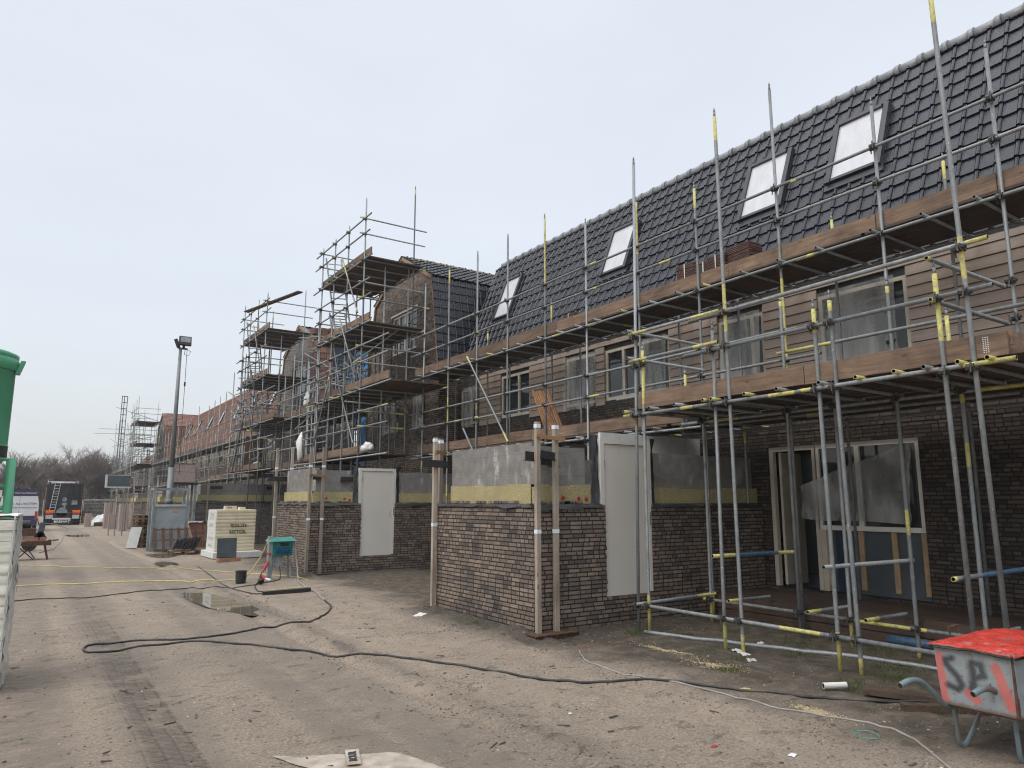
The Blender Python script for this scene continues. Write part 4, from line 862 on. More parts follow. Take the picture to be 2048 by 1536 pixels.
# ------------------------------------------------------------------ scaffolding
def coupler_mesh(size=1.0):
    b = MB(); s_ = size
    b.tube((0, 0, -.026 * s_), (0, 0, .026 * s_), .033 * s_, 8); b.tube((-.03 * s_, .052 * s_, 0), (.03 * s_, .052 * s_, 0), .033 * s_, 8)
    b.box(-.05 * s_, -.028 * s_, .0, .05 * s_, -.012 * s_, .012 * s_); b.box(.026 * s_, .07 * s_, -.03 * s_, .0, -.014 * s_, .014 * s_)
    b.tube((.058 * s_, -.012 * s_, -.055 * s_), (.058 * s_, -.012 * s_, .05 * s_), .007 * s_, 6)
    b.tube((-.02 * s_, .09 * s_, -.045 * s_), (-.02 * s_, .09 * s_, .045 * s_), .007 * s_, 6)
    return b.make('coupler', 'dark')
CPL = coupler_mesh(1.22); TM = ('galv', 'yellow', 'bluep', 'hole')
class Scaf:
    def __init__(s, label, loc, n=8): s.root = thing('scaffold', label, 'scaffold', loc, 'tube scaffolds along the row'); s.n = n
    def bands(s, L, p=0.5):
        out = []
        for end in (0, 1):
            if R.random() < p * .62: t = R.uniform(.06, .4) / L; out.append((0, t, 1) if end == 0 else (1 - t, 1, 1))
        if R.random() < p * .28: c = R.uniform(.25, .75); t = R.uniform(.08, .22) / L; out.append((c - t, c + t, 1))
        return out
    def tube(s, name, p0, p1, bands=None, p=0.5, hollow=True, r=0.0242):
        b = MB(); L = (Vector(p1) - Vector(p0)).length
        b.tube(p0, p1, r, s.n, s.bands(L, p) if bands is None else bands, hollow=hollow and s.n >= 8)
        return b.obj(name, TM, s.root, smooth=True)
    def pole(s, x, y, z0, z1, bands=None, p=0.6, lean=(0, 0), cps=(), spigot=True):
        b = MB(); L = z1 - z0; lx, ly = lean
        b.tube((x, y, z0), (x + lx, y + ly, z1), .0242, s.n, s.bands(L, p) if bands is None else bands)
        if spigot:
            b.tube((x + lx, y + ly, z1), (x + lx, y + ly, z1 + .07), .017, max(5, s.n - 2), r1=.017); b.tube((x + lx, y + ly, z1 + .07), (x + lx, y + ly, z1 + .13), .017, max(5, s.n - 2), r1=.007)
        o = b.obj('scaffold_pole', TM, s.root, smooth=True)
        for z in cps:
            t = (z - z0) / L; c = put('coupler', CPL, o, True); c.location = (x + lx * t, y + ly * t, z)
            c.rotation_euler = (0, R.uniform(-.15, .15), rad(90) + R.uniform(-.2, .2))
        return o
    def deck(s, x0, x1, y0, y1, z, along='y', mat='deck', wd=.225, th=.038, ragged=.12):
        b = MB(); span = (x1 - x0) if along == 'y' else (y1 - y0); n = max(1, round(span / wd)); st = span / n
        for i in range(n):
            e0, e1 = R.uniform(-ragged, ragged * .3), R.uniform(-ragged * .3, ragged); zz = z + R.uniform(-.006, .006)
            if along == 'y': b.box(x0 + i * st + .006, x0 + (i + 1) * st - .006, y0 + e0, y1 + e1, zz, zz + th)
            else: b.box(x0 + e0, x1 + e1, y0 + i * st + .006, y0 + (i + 1) * st - .006, zz, zz + th)
        return b.obj('deck', mat, s.root)
    def toe(s, p0, p1, z, hgt=.235, th=.035, mat='toe', dz=0.0):
        b = MB(); b.bar((p0[0], p0[1], z + hgt / 2), (p1[0], p1[1], z + hgt / 2 + dz), th, hgt); return b.obj('toe_board', mat, s.root)
    def ladder(s, p0, p1, wdir, width=.42, n=11):
        b = MB(); p0, p1, wd = Vector(p0), Vector(p1), Vector(wdir) * width
        b.tube(p0, p1, .028, 6); b.tube(p0 + wd, p1 + wd, .028, 6)
        for i in range(1, n): q_ = p0 + (p1 - p0) * i / n; b.tube(q_, q_ + wd, .018, 5)
        return b.obj('ladder', 'galv', s.root)

# main scaffold along the black roofed houses
MX, IX, DZ = 9.65, 10.88, 5.62
POLY = [2.0, 3.55, 5.05, 6.69, 8.37, 9.90, 11.54, 13.02, 14.62, 16.08, 17.63, 19.22]
POLT = [7.6, 7.55, 7.50, 8.62, 7.50, 7.80, 7.88, 8.50, 8.52, 8.50, 8.50, 8.40]
sc = Scaf('main tube scaffold in front of the two black roofed houses', (MX, 11, 0), 10)
yb = {6.69: (1, .42, .62), 9.90: (1, .86, 1.0), 13.02: (1, .80, 1.0), 16.08: (1, .5, .52), 17.63: (1, .48, .56), 3.55: (1, .46, .5)}
for i, (y, t) in enumerate(zip(POLY, POLT)):
    bb = sc.bands(t, .5) + ([(yb[y][1], yb[y][2], 1)] if y in yb else [])
    sc.pole(MX, y, .0, t, bb, lean=(R.uniform(-.02, .02), R.uniform(-.03, .03)), cps=(3.13, 4.02, 4.48, 5.55, 6.31, 6.86) if y > 2.5 else ())
    it = [6.9, 6.65, 6.85, 6.55, 6.2, 6.5, 6.3, 6.35, 6.9, 6.2, 6.75, 6.3][i]
    sc.pole(IX, y + R.uniform(-.35, .35), .0, it, p=.7)
ends = [1.4, 6.2, 11.2, 16.0, 19.75]
for z, nm, pp in ((5.55, 'ledger', .7), (6.31, 'guard_rail', .55), (6.86, 'guard_rail', .6), (3.13, 'ledger', .6), (4.02, 'guard_rail', .6), (4.48, 'guard_rail', .5)):
    for a, c in zip(ends[:-1], ends[1:]):
        if z in (4.02, 4.48) and c < 8: continue
        sc.tube(nm, (MX - .05 + R.uniform(-.006, .006), a - .12, z + R.uniform(-.012, .012)), (MX - .05, c + .18, z + R.uniform(-.02, .02)), p=pp)
for z in (5.55, 3.13):
    for a, c in zip(ends[:-1], ends[1:]): sc.tube('ledger', (IX - .05, a, z), (IX - .05, c + .1, z + R.uniform(-.01, .01)), p=.3)
y = 2.3
while y < 19.6:
    for z in (5.60, 3.18):
        if z == 3.18 and y < 8: continue
        sc.tube('transom', (MX - .17, y, z + .002), (IX + .2, y + R.uniform(-.03, .03), z + .002), p=.35)
    y += R.uniform(.62, .88)
for a, c in ((1.5, 5.4), (5.4, 9.3), (9.3, 13.2), (13.2, 17.1), (17.1, 19.7)):
    sc.deck(MX + .02, IX - .05, a, c, 5.632)
    sc.deck(MX + .02, IX - .05, max(a, 2), c, 3.212)
for a, c in ((1.3, 3.6), (3.6, 5.15), (5.15, 7.75), (7.75, 9.5), (9.5, 12.6), (12.6, 14.9), (14.9, 16.5), (16.5, 18.3), (18.3, 19.85)):
    sc.toe((MX + .045, a, 0), (MX + .045 + R.uniform(-.01, .01), c - .012, 0), 5.665 + R.uniform(-.008, .008))
for a, c in ((8.9, 11.9), (11.9, 13.6), (13.6, 15.6), (15.6, 17.6), (17.6, 19.6)):
    sc.toe((MX + .045, a, 0), (MX + .045, c - .012, 0), 3.27 + R.uniform(-.01, .01))
for a, c in ((1.4, 4.9), (4.9, 8.3)): sc.deck(9.22, 9.64, a, c, 3.214)
sc.tube('brace', (9.42, 16.2, 5.66), (9.42, 14.22, 3.26), [(0, .08, 1), (.9, 1, 1)])
sc.tube('brace', (9.44, 16.4, 3.76), (9.44, 15.85, 3.10), [])

# loading platform beside the near shed
PX, QX = 7.52, 9.0
lp = Scaf('freestanding loading platform of tubes with yellow ends beside the near shed', (8.2, 5.4, 0), 12)
FT = [(7.45, 7.85, 7.18, []), (7.50, 7.68, 4.10, [(0, .13, 1), (.80, 1, 1)]), (7.51, 6.35, 4.14, [(0, .09, 1)]), (7.54, 6.10, 7.15, [(0, .03, 1), (.57, .66, 1), (.95, 1, 1)]),
      (7.57, 4.83, 4.09, [(0, .105, 1), (.93, 1, 1)]), (7.61, 4.61, 4.14, [(0, .045, 1), (.97, 1, 1)]), (7.55, 3.42, 4.15, [(.83, 1, 1)]), (7.6, 3.15, 7.3, [(.55, .61, 1), (.93, 1, 1)])]
for x, y, t, bb in FT:
    dx = 7.52 - x
    lp.pole(x, y, 0.0, t, bb, lean=(dx * (t / 3.2), R.uniform(-.02, .02)), cps=[z for z in (.385, 3.13, 3.88, 4.33) if z < t - .1])
for x, y, t in ((9.0, 7.85, 3.35), (8.95, 6.26, 4.75), (9.0, 5.55, 3.3), (9.02, 4.72, 4.6), (9.0, 3.95, 3.3), (9.0, 2.9, 4.7)):
    lp.pole(x, y, 0.0, t, p=.9, cps=[.35, 3.13])
lp.pole(8.98, 4.02, 3.15, 4.05, [(.3, 1, 1)]); lp.pole(9.0, 8.2, 3.15, 3.95, [(.3, 1, 1)]); lp.pole(9.0, 5.5, 3.15, 4.0, [(.3, 1, 1)])
lp.tube('ledger', (7.46, 8.05, 3.13), (7.46, 5.0, 3.13), [(0, .07, 1), (.38, .45, 1), (.85, .97, 1)]); lp.tube('ledger', (7.46, 5.05, 3.135), (7.47, 2.78, 3.16), [(.8, 1, 1), (.02, .08, 1)])
lp.tube('ledger', (QX, 8.3, 3.12), (QX, 2.5, 3.12), [(.78, .98, 1), (.1, .2, 1)])
lp.tube('ledger', (7.47, 7.85, .385), (7.52, 4.95, .385), [(0, .02, 1), (.8, .98, 1)]); lp.tube('ledger', (7.52, 4.95, .385), (7.55, 2.2, .385), [])
lp.tube('ledger', (9.0, 8.0, .34), (9.0, 5.6, .34), [(0, .04, 1)]); lp.tube('ledger', (9.0, 5.62, .335), (9.0, 2.4, .345), [(0, .32, 1)])
ys = [7.95, 7.42, 6.93, 6.42, 6.28, 5.75, 5.28, 4.72, 4.28, 3.86, 3.56, 3.24, 2.98]
for y in ys: lp.tube('transom', (7.36, y, 3.185), (9.2, y + R.uniform(-.04, .04), 3.185), [(0, R.uniform(.02, .12), 1)] if R.random() < .6 else [])
lp.tube('transom', (7.36, 7.8, .40), (9.1, 7.85, .43), [(.75, 1, 1)]); lp.tube('transom', (7.40, 6.40, 1.155), (9.0, 6.32, 1.155), [(0, .26, 1), (.26, .78, 2), (.78, 1, 1)])
lp.tube('transom', (7.40, 4.84, 1.13), (9.1, 4.74, 1.14), []); lp.tube('transom', (7.38, 3.48, 1.12), (9.1, 3.42, 1.15), [(0, .03, 1), (.3, .8, 2)])
for y in (7.3, 6.0, 5.2, 4.4, 3.9): lp.tube('transom', (8.75, y, .40 if y != 4.4 else .25), (9.7, y, .40 if y != 4.4 else .25), [(0, .3, 1)])
for z, a in ((4.335, 6.7), (3.86, 6.8)): lp.tube('guard_rail', (7.47, a, z), (7.46, 2.9, z + .03), [(.95, 1, 1)] if z > 4 else [])
lp.tube('guard_rail', (7.46, 7.9, 4.375), (7.46, 6.15, 4.37), [(0, .22, 1), (.72, 1, 1)]); lp.tube('guard_rail', (7.46, 7.9, 3.955), (7.46, 6.2, 3.95), [(0, .22, 1), (.75, 1, 1)])
for z in (4.42, 4.0): lp.tube('guard_rail', (7.38, 7.87, z), (9.15, 7.93, z), [])
for z in (4.30, 3.86): lp.tube('guard_rail', (7.40, 3.45, z), (9.15, 3.45, z), [(0, .03, 1)])
lp.tube('guard_rail', (9.0, 6.4, 4.0), (9.0, 2.0, 4.02), [(0, .2, 1)]); lp.tube('guard_rail', (9.0, 8.6, 3.72), (9.0, 9.9, 3.72), [])
for a, c in ((2.82, 5.4), (5.42, 7.95)): lp.deck(7.56, 9.18, a, c, 3.215)
lp.toe((7.545, 2.86, 0), (7.545, 5.0, 0), 3.215, .225); lp.toe((7.545, 5.01, 0), (7.54, 7.8, 0), 3.22, .228); lp.toe((7.6, 2.86, 0), (9.15, 2.86, 0), 3.25, .2, .03)
b = MB()
for j in range(3):
    for i in range(9): b.box(7.526, 7.5275, 3.02 + j * .02, 3.03 + j * .02, 3.26 + i * .018, 3.268 + i * .018)
b.obj('nail_plate', 'whitesheet', lp.root)
# low boards laid in front of the entrance
lb = thing('plank_walkway', 'red brown plank walkway in front of the near house door', 'walkway', (10.3, 6, .3))
for i in range(6):
    b = MB(); b.box(9.78 + i * .235, 9.78 + i * .235 + .226, 2.2 + R.uniform(0, .2), 9.0 + R.uniform(-.2, .1), .30 + R.uniform(-.004, .004), .345); b.obj('plank', 'redwood', lb)
b = MB(); b.box(9.74, 9.775, 2.2, 9.0, .12, .32); b.box(9.76, 9.78, 2.2, 8.8, .0, .11); b.obj('edge_board', 'redwood', lb)
for y in (2.6, 4.8, 7.0, 8.8): b = MB(); b.box(9.9, 11.1, y, y + .12, .0, .298); b.obj('bearer', 'redwood', lb)

# scaffold towers in front of the gables
def tower(label, y0, y1, top, n=8, decks=(5.2, 7.2, 9.25), low=3.2, extra=True):
    t = Scaf(label, (8, (y0 + y1) / 2, 0), n)
    yy = [y0 + (y1 - y0) * f for f in (0, .36, .70, 1.0)]
    for i, y in enumerate(yy): t.pole(8.0, y, 0, top[i], lean=(R.uniform(-.02, .02), R.uniform(-.03, .03)), cps=[z + d for z in decks for d in (-.06, .78, 1.28)] if n >= 8 else ())
    t.pole(8.72, y0 + .05, 0, 9.0); t.pole(9.55, y0 + .1, 0, 9.2, p=1); t.pole(9.7, y0 + .05, 5, 11.2 if y0 > 25 else 11.95); t.pole(9.8, y1, 0, 9.6); t.pole(9.2, y1 - .2, 0, 10.2); t.pole(8.9, y1 - 1.6, 0, 10.6); t.pole(10.05, (y0 + y1) / 2, 0, 7.9)
    for k, z in enumerate(decks):
        a, c = (y0 - .45, y1 + .2) if k else (y0 - 2.0, y1 + .9)
        t.deck(8.0, 10.1 if k < 2 else 9.9, a + .25, c - .1, z + .02, 'x' if k else 'y', wd=.24, ragged=.1)
        t.toe((8.04, a, 0), (8.04, (a + c) / 2, 0), z + .03, .23, mat='toe'); t.toe((8.04, (a + c) / 2 + .01, 0), (8.04, c, 0), z + .03, .23, mat='toe' if k == 1 else 'deck')
        for d in (-.06, .78, 1.28): t.tube('guard_rail' if d > 0 else 'ledger', (7.95, a - R.uniform(0, .4), z + d), (7.95, c + R.uniform(.1, .8), z + d + R.uniform(-.04, .04)), p=.25)
        for d in (.78, 1.28): t.tube('guard_rail', (7.8, y0 - .06, z + d), (10.0 + R.uniform(-.2, .3), y0 - .06, z + d), p=.45); t.tube('guard_rail', (7.85, y1 + .06, z + d), (9.9, y1 + .06, z + d), p=.2)
        for j in range(6): y = y0 + (y1 - y0) * j / 5; t.tube('transom', (7.85, y, z - .02), (10.1, y, z - .02), p=.2)
        t.tube('ledger', (9.9, a, z - .06), (9.9, c, z - .06), p=.2)
    t.deck(8.0, 9.6, y0 - .2, y1 + 2, low + .02); t.toe((8.04, y0 - .3, 0), (8.04, y1 + 2, 0), low + .04)
    for k in range(10): t.pole(R.choice((8.0, 8.6, 9.2, 9.6, 9.9)), R.uniform(y0 + 1, y1 + 3), 0, R.uniform(6, 8.6), p=.3)
    for k in range(12): yy_ = R.uniform(y0, y1 + 2); t.tube('transom', (7.8, yy_, R.uniform(4, 8)), (10, yy_, R.uniform(4, 8)) if k < 3 else (10, yy_, 3.6 + k * .42), p=.2)
    for z in (low - .06, low + .8, low + 1.28): t.tube('guard_rail', (7.95, y0 - 2.2, z), (7.95, y1 + 2.2, z), p=.5)
    for z in (low + .85, low + 1.3): t.tube('guard_rail', (7.9, y0 - .1, z), (9.4, y0 - .1, z), [(0, .25, 1), (.7, 1, 1)])
    for i in range(3):
        z0 = decks[i] - 2.0 if i else 3.25; z1 = decks[i]
        t.tube('brace', (7.9, y0 + .15, z0 + .3), (7.9, y0 + 1.7, z1 + .5), p=.4)
    t.tube('brace', (7.88, y1 + .2, low), (7.88, y0 + 2.4, decks[0] + .6), p=.2); t.tube('brace', (8.6, y1, low + .4), (9.5, y0 + 1, decks[0]), p=.1)
    t.ladder((8.25, y1 - .9, decks[1] + .05), (8.15, y1 + .2, decks[2] + 1.2), (1, -.3, 0), .5, 14); t.ladder((8.25, y1 - 1.5, decks[0] + .05), (8.15, y1 - .4, decks[1] + 1.1), (1, -.3, 0), .5, 14); t.ladder((8.6, y1 - 1.6, low + .05), (8.6, y1 - .9, decks[0] + 1.0), (1, 0, 0))
    return t
tower('tall scaffold tower in front of the dark brick gable, with three decks', 20.1, 23.9, (11.1, 10.65, 10.6, 10.6))
t2 = tower('scaffold tower with a raised loose plank in front of the grey brick gable', 31.2, 35.1, (10.8, 10.8, 10.75, 11.1))
o = thing('loose_plank', 'loose scaffold plank jutting up over the second tower', 'plank', (8, 33, 9.8)); b = MB(); b.bar((7.6, 33.2, 10.42), (8.75, 28.95, 10.52), .24, .045); b.obj('board', 'deck', o)
# scaffolds between and beyond the towers
def run(label, y0, y1, n=6, x=9.65, step=1.58, tops=(6.6, 8.2), low=True):
    s_ = Scaf(label, (x, (y0 + y1) / 2, 0), n); y = y0
    while y < y1:
        s_.pole(x, y, 0, R.uniform(*tops), p=.3, lean=(R.uniform(-.03, .03), R.uniform(-.05, .05)), spigot=n > 5)
        if R.random() < .75: s_.pole(x + 1.2, y + .3, 0, R.uniform(5.9, 7.0), p=.3, spigot=False)
        y += step
    for z, nm in ((5.15, 'ledger'), (5.95, 'guard_rail'), (6.45, 'guard_rail'), (3.1, 'ledger'), (3.95, 'guard_rail'), (4.45, 'guard_rail')):
        a = y0 - .3
        while a < y1: c = min(a + 6, y1 + .3); s_.tube(nm, (x - .05, a, z + R.uniform(-.03, .03)), (x - .05, c, z + R.uniform(-.03, .03)), p=.3); a = c
    a = y0 - .2
    while a < y1:
        c = min(a + 3.9, y1 + .2)
        s_.deck(x + .02, x + 1.2, a, c, 5.2); s_.toe((x + .04, a, 0), (x + .04, c - .02, 0), 5.23, mat='toe' if R.random() < .5 else 'deck')
        s_.deck(x + .02, x + 1.2, a, c, 3.15); s_.toe((x + .04, a, 0), (x + .04, c - .02, 0), 3.18, mat='toe' if R.random() < .5 else 'deck')
        for j in range(4): s_.tube('transom', (x - .15, a + j, 5.17), (x + 1.35, a + j, 5.17), p=.1); s_.tube('transom', (x - .15, a + j, 3.12), (x + 1.35, a + j, 3.12), p=.1)
        a = c
    return s_
sb = run('short scaffold run before the blue foil house between the towers', 24.6, 31.0, 8, 8.6, 1.05, (6.2, 9.2))
for i in range(4): y = 25.2 + i * 1.5; sb.tube('brace', (8.9, y, 3.2), (8.9, y - 1.2, 5.6), p=.15)
run('inner scaffold run close to the wall of the blue foil house', 25.8, 31.0, 7, 9.75, 1.2, (6.5, 9.6))
ra = run('long scaffold along the red roofed houses', 36.4, 74.0, 6, 9.3)
for y in (40, 50, 61): ra.tube('brace', (9.2, y + 2, 3.2), (9.2, y, 6.2), p=.1)
tower('far scaffold tower at the end of the red roofed houses', 75.0, 79.5, (11.6, 11.4, 11.2, 11.3), 6)
t3 = run('farthest tangle of scaffold tubes past the last gable', 80.5, 99.0, 5, 8.3, 1.5, (8.5, 11.5))
for y in range(82, 99, 3): t3.tube('guard_rail', (7.6, y, R.uniform(7, 9.5)), (10.5, y, R.uniform(7, 9.5)), p=.1); t3.tube('brace', (8.3, y, 3), (9.5, y + 1.5, 8), p=.1)
for y in (76.0, 84, 90): t3.tube('guard_rail', (6.2 if y < 80 else 5.5, y, 9.2 if y > 80 else 10.6), (10.5, y, 9.3), p=.1)

# ------------------------------------------------------------------ small things on the scaffolds
def tile_stack(label, x, y, z, n, rz=0.0, w_=.33, l_=.42, strap=True, mat='packtile'):
    t = thing('tile_stack', label, 'tile stack', (x, y, z), 'stacks of roof tiles on the upper deck', rz)
    b = MB()
    for i in range(n): o = R.uniform(-.008, .008); b.box(-w_ / 2 + o, w_ / 2 + o, -l_ / 2 + R.uniform(-.008, .008), l_ / 2, i * .031, i * .031 + .022); b.box(-w_ / 2 + .02, w_ / 2 - .02, -l_ / 2 + .03, l_ / 2 - .03, i * .031 + .02, i * .031 + .033)
    b.obj('tiles', mat, t, local=True)
    if strap: s_ = MB(); s_.box(-w_ / 2 - .014, -w_ / 2 - .011, -.012, .012, 0, n * .031); s_.obj('strap', 'whitesheet', t, local=True)
for i, (lab, x, y, n, st) in enumerate([('brown strapped tile stack leftmost of the four by the near skylights', 10.2, 9.05, 21, 1), ('brown strapped tile stack second from the left by the near skylights', 10.25, 8.66, 19, 1), ('brown strapped tile stack third from the left by the near skylights', 10.2, 8.30, 20, 1), ('tallest unstrapped brown tile stack near the second skylight', 10.25, 7.85, 22, 0), ('small brown tile stack on the upper deck mid way to the gable', 10.2, 12.6, 15, 1), ('low dark grey tile stack on the upper deck mid way to the gable', 10.2, 13.3, 10, 0)]):
    tile_stack(lab, x, y, 5.67, n, R.uniform(-.15, .15), .34, .42 if i != 3 else .55, st, 'tile' if 'grey' in lab else 'packtile')
for i in range(6): tile_stack(['leftmost', 'second', 'third', 'fourth', 'fifth', 'rightmost'][i] + ' red tile stack piled on the roof of the grey brick gable', 10.75 + .38 * i, 33.0 - .05 * i + R.uniform(-.1, .1), 9.62 + R.uniform(-.05, .12), 9 + (i * 5) % 7, R.uniform(-.4, .4), .3, .42, False, 'tilered')
bn = thing('batten_bundle', 'fan of brown battens leaning on the scaffold above the near shed', 'battens', (10.0, 13.3, 3.2))
for i in range(8):
    b = MB(); b.bar((9.98 + i * .012, 13.32 - i * .075, 3.27), (9.98 + i * .012, 13.98 - i * .07, 4.5 + R.uniform(-.04, .04)), .03, .055); b.obj('batten', 'orangewood', bn)
def bag(name, label, cat, c, size, mat, seed, group=None):
    me = bpy.data.meshes.new(name); bm = bmesh.new(); bmesh.ops.create_icosphere(bm, subdivisions=3, radius=1)
    for v in bm.verts:
        p = v.co.copy(); k = 1 + .35 * noise.noise(p * 1.6 + Vector((seed, 0, 0))) + .3 * noise.noise(Vector((p.x * 5, p.y * 5, p.z * 1.6 + seed)))
        v.co = Vector((p.x * size[0] * k, p.y * size[1] * k, max(-.75, p.z) * size[2] * k))
    for f in bm.faces: f.smooth = True
    bm.to_mesh(me); bm.free(); me.materials.append(M[mat]); o = put(name, me); o.location = c
    return tag(o, label, cat, group)
bag('sack', 'long white sack hanging from the scaffold over the middle shed', 'sack', (7.95, 25.4, 3.72), (.13, .22, .50), 'white', 3)
bag('bag', 'crumpled white bag on the deck above the cream door of the middle shed', 'bag', (8.1, 19.6, 3.40), (.14, .30, .15), 'white', 8)
bag('plastic_sheet', 'torn clear plastic at the end of the second deck of the tall tower', 'plastic', (8.0, 25.1, 5.42), (.06, .30, .26), 'filmwhite', 12)
bag('bag', 'grey white rubbish bag on the lower deck before the long scaffold', 'bag', (9.0, 35.3, 3.45), (.25, .5, .25), 'white', 21)
o = thing('upright_board', 'brown board standing upright on the lower deck of the long scaffold', 'board', (9.4, 36.8, 3.2)); b = MB(); b.bar((9.35, 37.6, 3.25), (9.4, 37.5, 5.1), .9, .04, up=(0, 1, 0)); b.obj('board', 'toe', o)

# ------------------------------------------------------------------ wrapped insulation stack at the left edge
ws = thing('wrapped_stack', 'tall stack of cream boards wrapped in clear film at the road edge', 'board stack', (-.55, 9.5, 0))
zz = 0.08; lay = 0
while zz < 1.66:
    b = MB(); hh = .104; dx = R.uniform(-.012, .012)
    y0_, y1_ = 8.93, 10.05
    def fn(u, v, y=8.90, z0=zz, h_=hh, s_=lay):
        bulge = .007 * math.sin(math.pi * v) + (.02 if s_ % 2 and v > .8 else 0); return (-1.25 + 1.19 * u, y - bulge + .008 * nz1(u * 5, v * 2, s_) + .014 * (1 - v) * abs(nz1(u * 3, s_, 4)), z0 + h_ * v + .006 * nz1(u * 4, s_, 1))
    b.grid(fn, 24, 5); b.box(-1.25, -.06 + dx, 8.925, 10.05, zz + .004, zz + hh - .004); b.obj('board_layer', 'creamwrap', ws, smooth=False); zz += hh + .002; lay += 1
b = MB(); n_ = 46
b.grid(lambda u, v: (-.055 + .045 * math.sin(u * math.pi) + .02 * nz1(u * 3, v * 14, 1) + .014 * nz1(u * 7, v * 30, 5), 8.885 + 1.17 * u + .012 * nz1(u, v * 18, 3), .04 + 1.68 * v), 12, n_); b.obj('film_side', 'filmwhite', ws, smooth=True)
b = MB(); b.grid(lambda u, v: (-1.27 + 1.24 * u, 8.88 + 1.19 * v, 1.705 + .03 * nz1(u * 4, v * 4, 3) + .018 * nz1(u * 11, v * 9, 1)), 26, 22); b.obj('film_top', 'creamwrap', ws, smooth=True)
b = MB(); b.path([(-.075 + .012 * nz1(t * 7, 1), 8.878 + .012 * nz1(t * 9, 4), .05 + 1.66 * t) for t in [i / 40 for i in range(41)]], .009, 6); b.obj('film_fold', 'filmwhite', ws, smooth=True)
b = MB(); b.box(-1.2, -.08, 8.95, 10.0, -.02, .075); b.obj('pallet', 'pallet', ws)
b = MB(); b.box(.0, .003, 9.3, 9.45, .92, 1.2); b.obj('blue_print', 'navy', ws)

# green mortar silo
SX, SY, SR = -1.66, 22.0, 1.15
si = thing('mortar_silo', 'green mortar silo on legs with a black band at the left edge', 'silo', (SX, SY, 0))
b = MB(); b.lathe([(SR, 3.22), (SR, 5.05), (SR + .02, 5.07)], 40, (SX, SY)); b.obj('body', 'green', si, smooth=True)
b = MB(); b.lathe([(SR + .035, 5.08), (SR + .06, 5.10), (SR + .06, 5.36), (SR + .03, 5.40), (SR + .045, 5.42), (SR + .045, 5.50), (SR - .1, 5.56), (SR - .6, 5.66), (.12, 5.72), (.12, 5.8), (0, 5.8)], 40, (SX, SY)); b.obj('lid', 'green', si, smooth=True)
b = MB(); b.obox((SX + SR + .09, SY - .15, 5.2), (.05, 0, 0), (0, .14, 0), (.05, 0, .17)); b.obj('lug', 'green', si)
b = MB(); b.lathe([(SR + .012, 2.93), (SR + .012, 3.20)], 40, (SX, SY)); b.obj('band', 'letter', si, smooth=True)
b = MB(); b.lathe([(SR + .02, 3.2), (SR + .02, 3.225), (SR, 3.23)], 40, (SX, SY)); b.lathe([(SR, 3.22), (SR, 2.9), (SR + .025, 2.89), (SR + .025, 2.86), (SR - .05, 2.85), (.25, 1.35), (.2, 1.2), (0, 1.2)], 40, (SX, SY)); b.obj('cone', 'green', si, smooth=True)
for dx, dy in ((1.24, -.35), (-1, -.35), (.7, .8), (-.7, .8)):
    b = MB(); b.tube((SX + dx * 1.02, SY + dy, 2.9), (SX + dx * 1.08, SY + dy * 1.03, 0), .105, 14); b.tube((SX + dx * 1.05, SY + dy, 1.75), (SX + dx * .25, SY + dy * .3, 1.35), .055, 8); b.tube((SX + dx * 1.0, SY + dy, 2.2), (SX + dx * .5, SY + dy * .5, 2.3), .06, 8); b.obj('leg', 'green', si, smooth=True)
mt = frame((SX + SR * .80, SY - SR * .615, 3.065), (.615, .80, 0), (0, 0, 1))
text_mesh('lettering', 'K', .26, 'letterwhite', mt, si, .003, sx=1.0)
b = MB(); b.box(SX + .96, SX + 1.16, SY - .49, SY - .475, 1.95, 2.12); b.obj('sticker', 'white', si)

# saw table with bricks on it
st = thing('brick_saw', 'orange brown brick saw bench with upright dark guard beside the silo', 'saw bench', (.25, 28.2, 0))
b = MB(); b.box(-.75, .74, 27.9, 28.5, .50, .56); b.box(-.75, .80, 27.86, 27.9, .46, .60); b.box(-.75, .80, 28.5, 28.54, .46, .6); b.box(.74, .80, 27.9, 28.5, .48, .62); b.obj('bench_top', 'rust', st)
b = MB(); b.box(-.75, .7, 27.93, 28.47, .56, .60); b.obj('table_board', 'orangewood', st)
for x0, x1, y_ in ((.62, .74, 27.95), (.62, .74, 28.45), (-.4, -.55, 27.95), (-.4, -.55, 28.45)):
    b = MB(); b.tube((x0, y_, .5), (x1, y_, 0), .03, 8); b.obj('leg', 'rust', st)
b = MB(); b.tube((-.1, 28.0, .45), (.35, 28.1, .02), .018, 6); b.tube((.3, 28.0, .45), (-.1, 28.1, .02), .018, 6); b.tube((.1, 28.3, .45), (.4, 28.4, .02), .016, 6); b.obj('brace', 'black', st)
b = MB(); b.obox((.50, 28.3, .94), (.085, 0, .01), (0, .05, 0), (.03, 0, .24)); b.obj('blade_guard', 'greypanel', st)
b = MB(); b.tube((.47, 28.25, .72), (.47, 28.36, .72), .16, 16); b.tube((.6, 28.2, .68), (.6, 28.26, .68), .07, 10); b.obj('blade', 'black', st)
b = MB(); b.tube((.78, 28.2, .58), (.88, 28.2, .60), .012, 6); b.tube((.85, 28.2, .6), (1.0, 28.2, .615), .022, 8); b.obj('handle', 'black', st)
b = MB(); b.path([(.55, 28.35, 1.15), (.9, 28.6, 1.1), (1.25, 28.7, .95), (1.1, 28.5, .55), (.9, 28.4, .3), (.5, 28.4, .2)], .014, 5); b.obj('water_hose', 'greyhose', st)
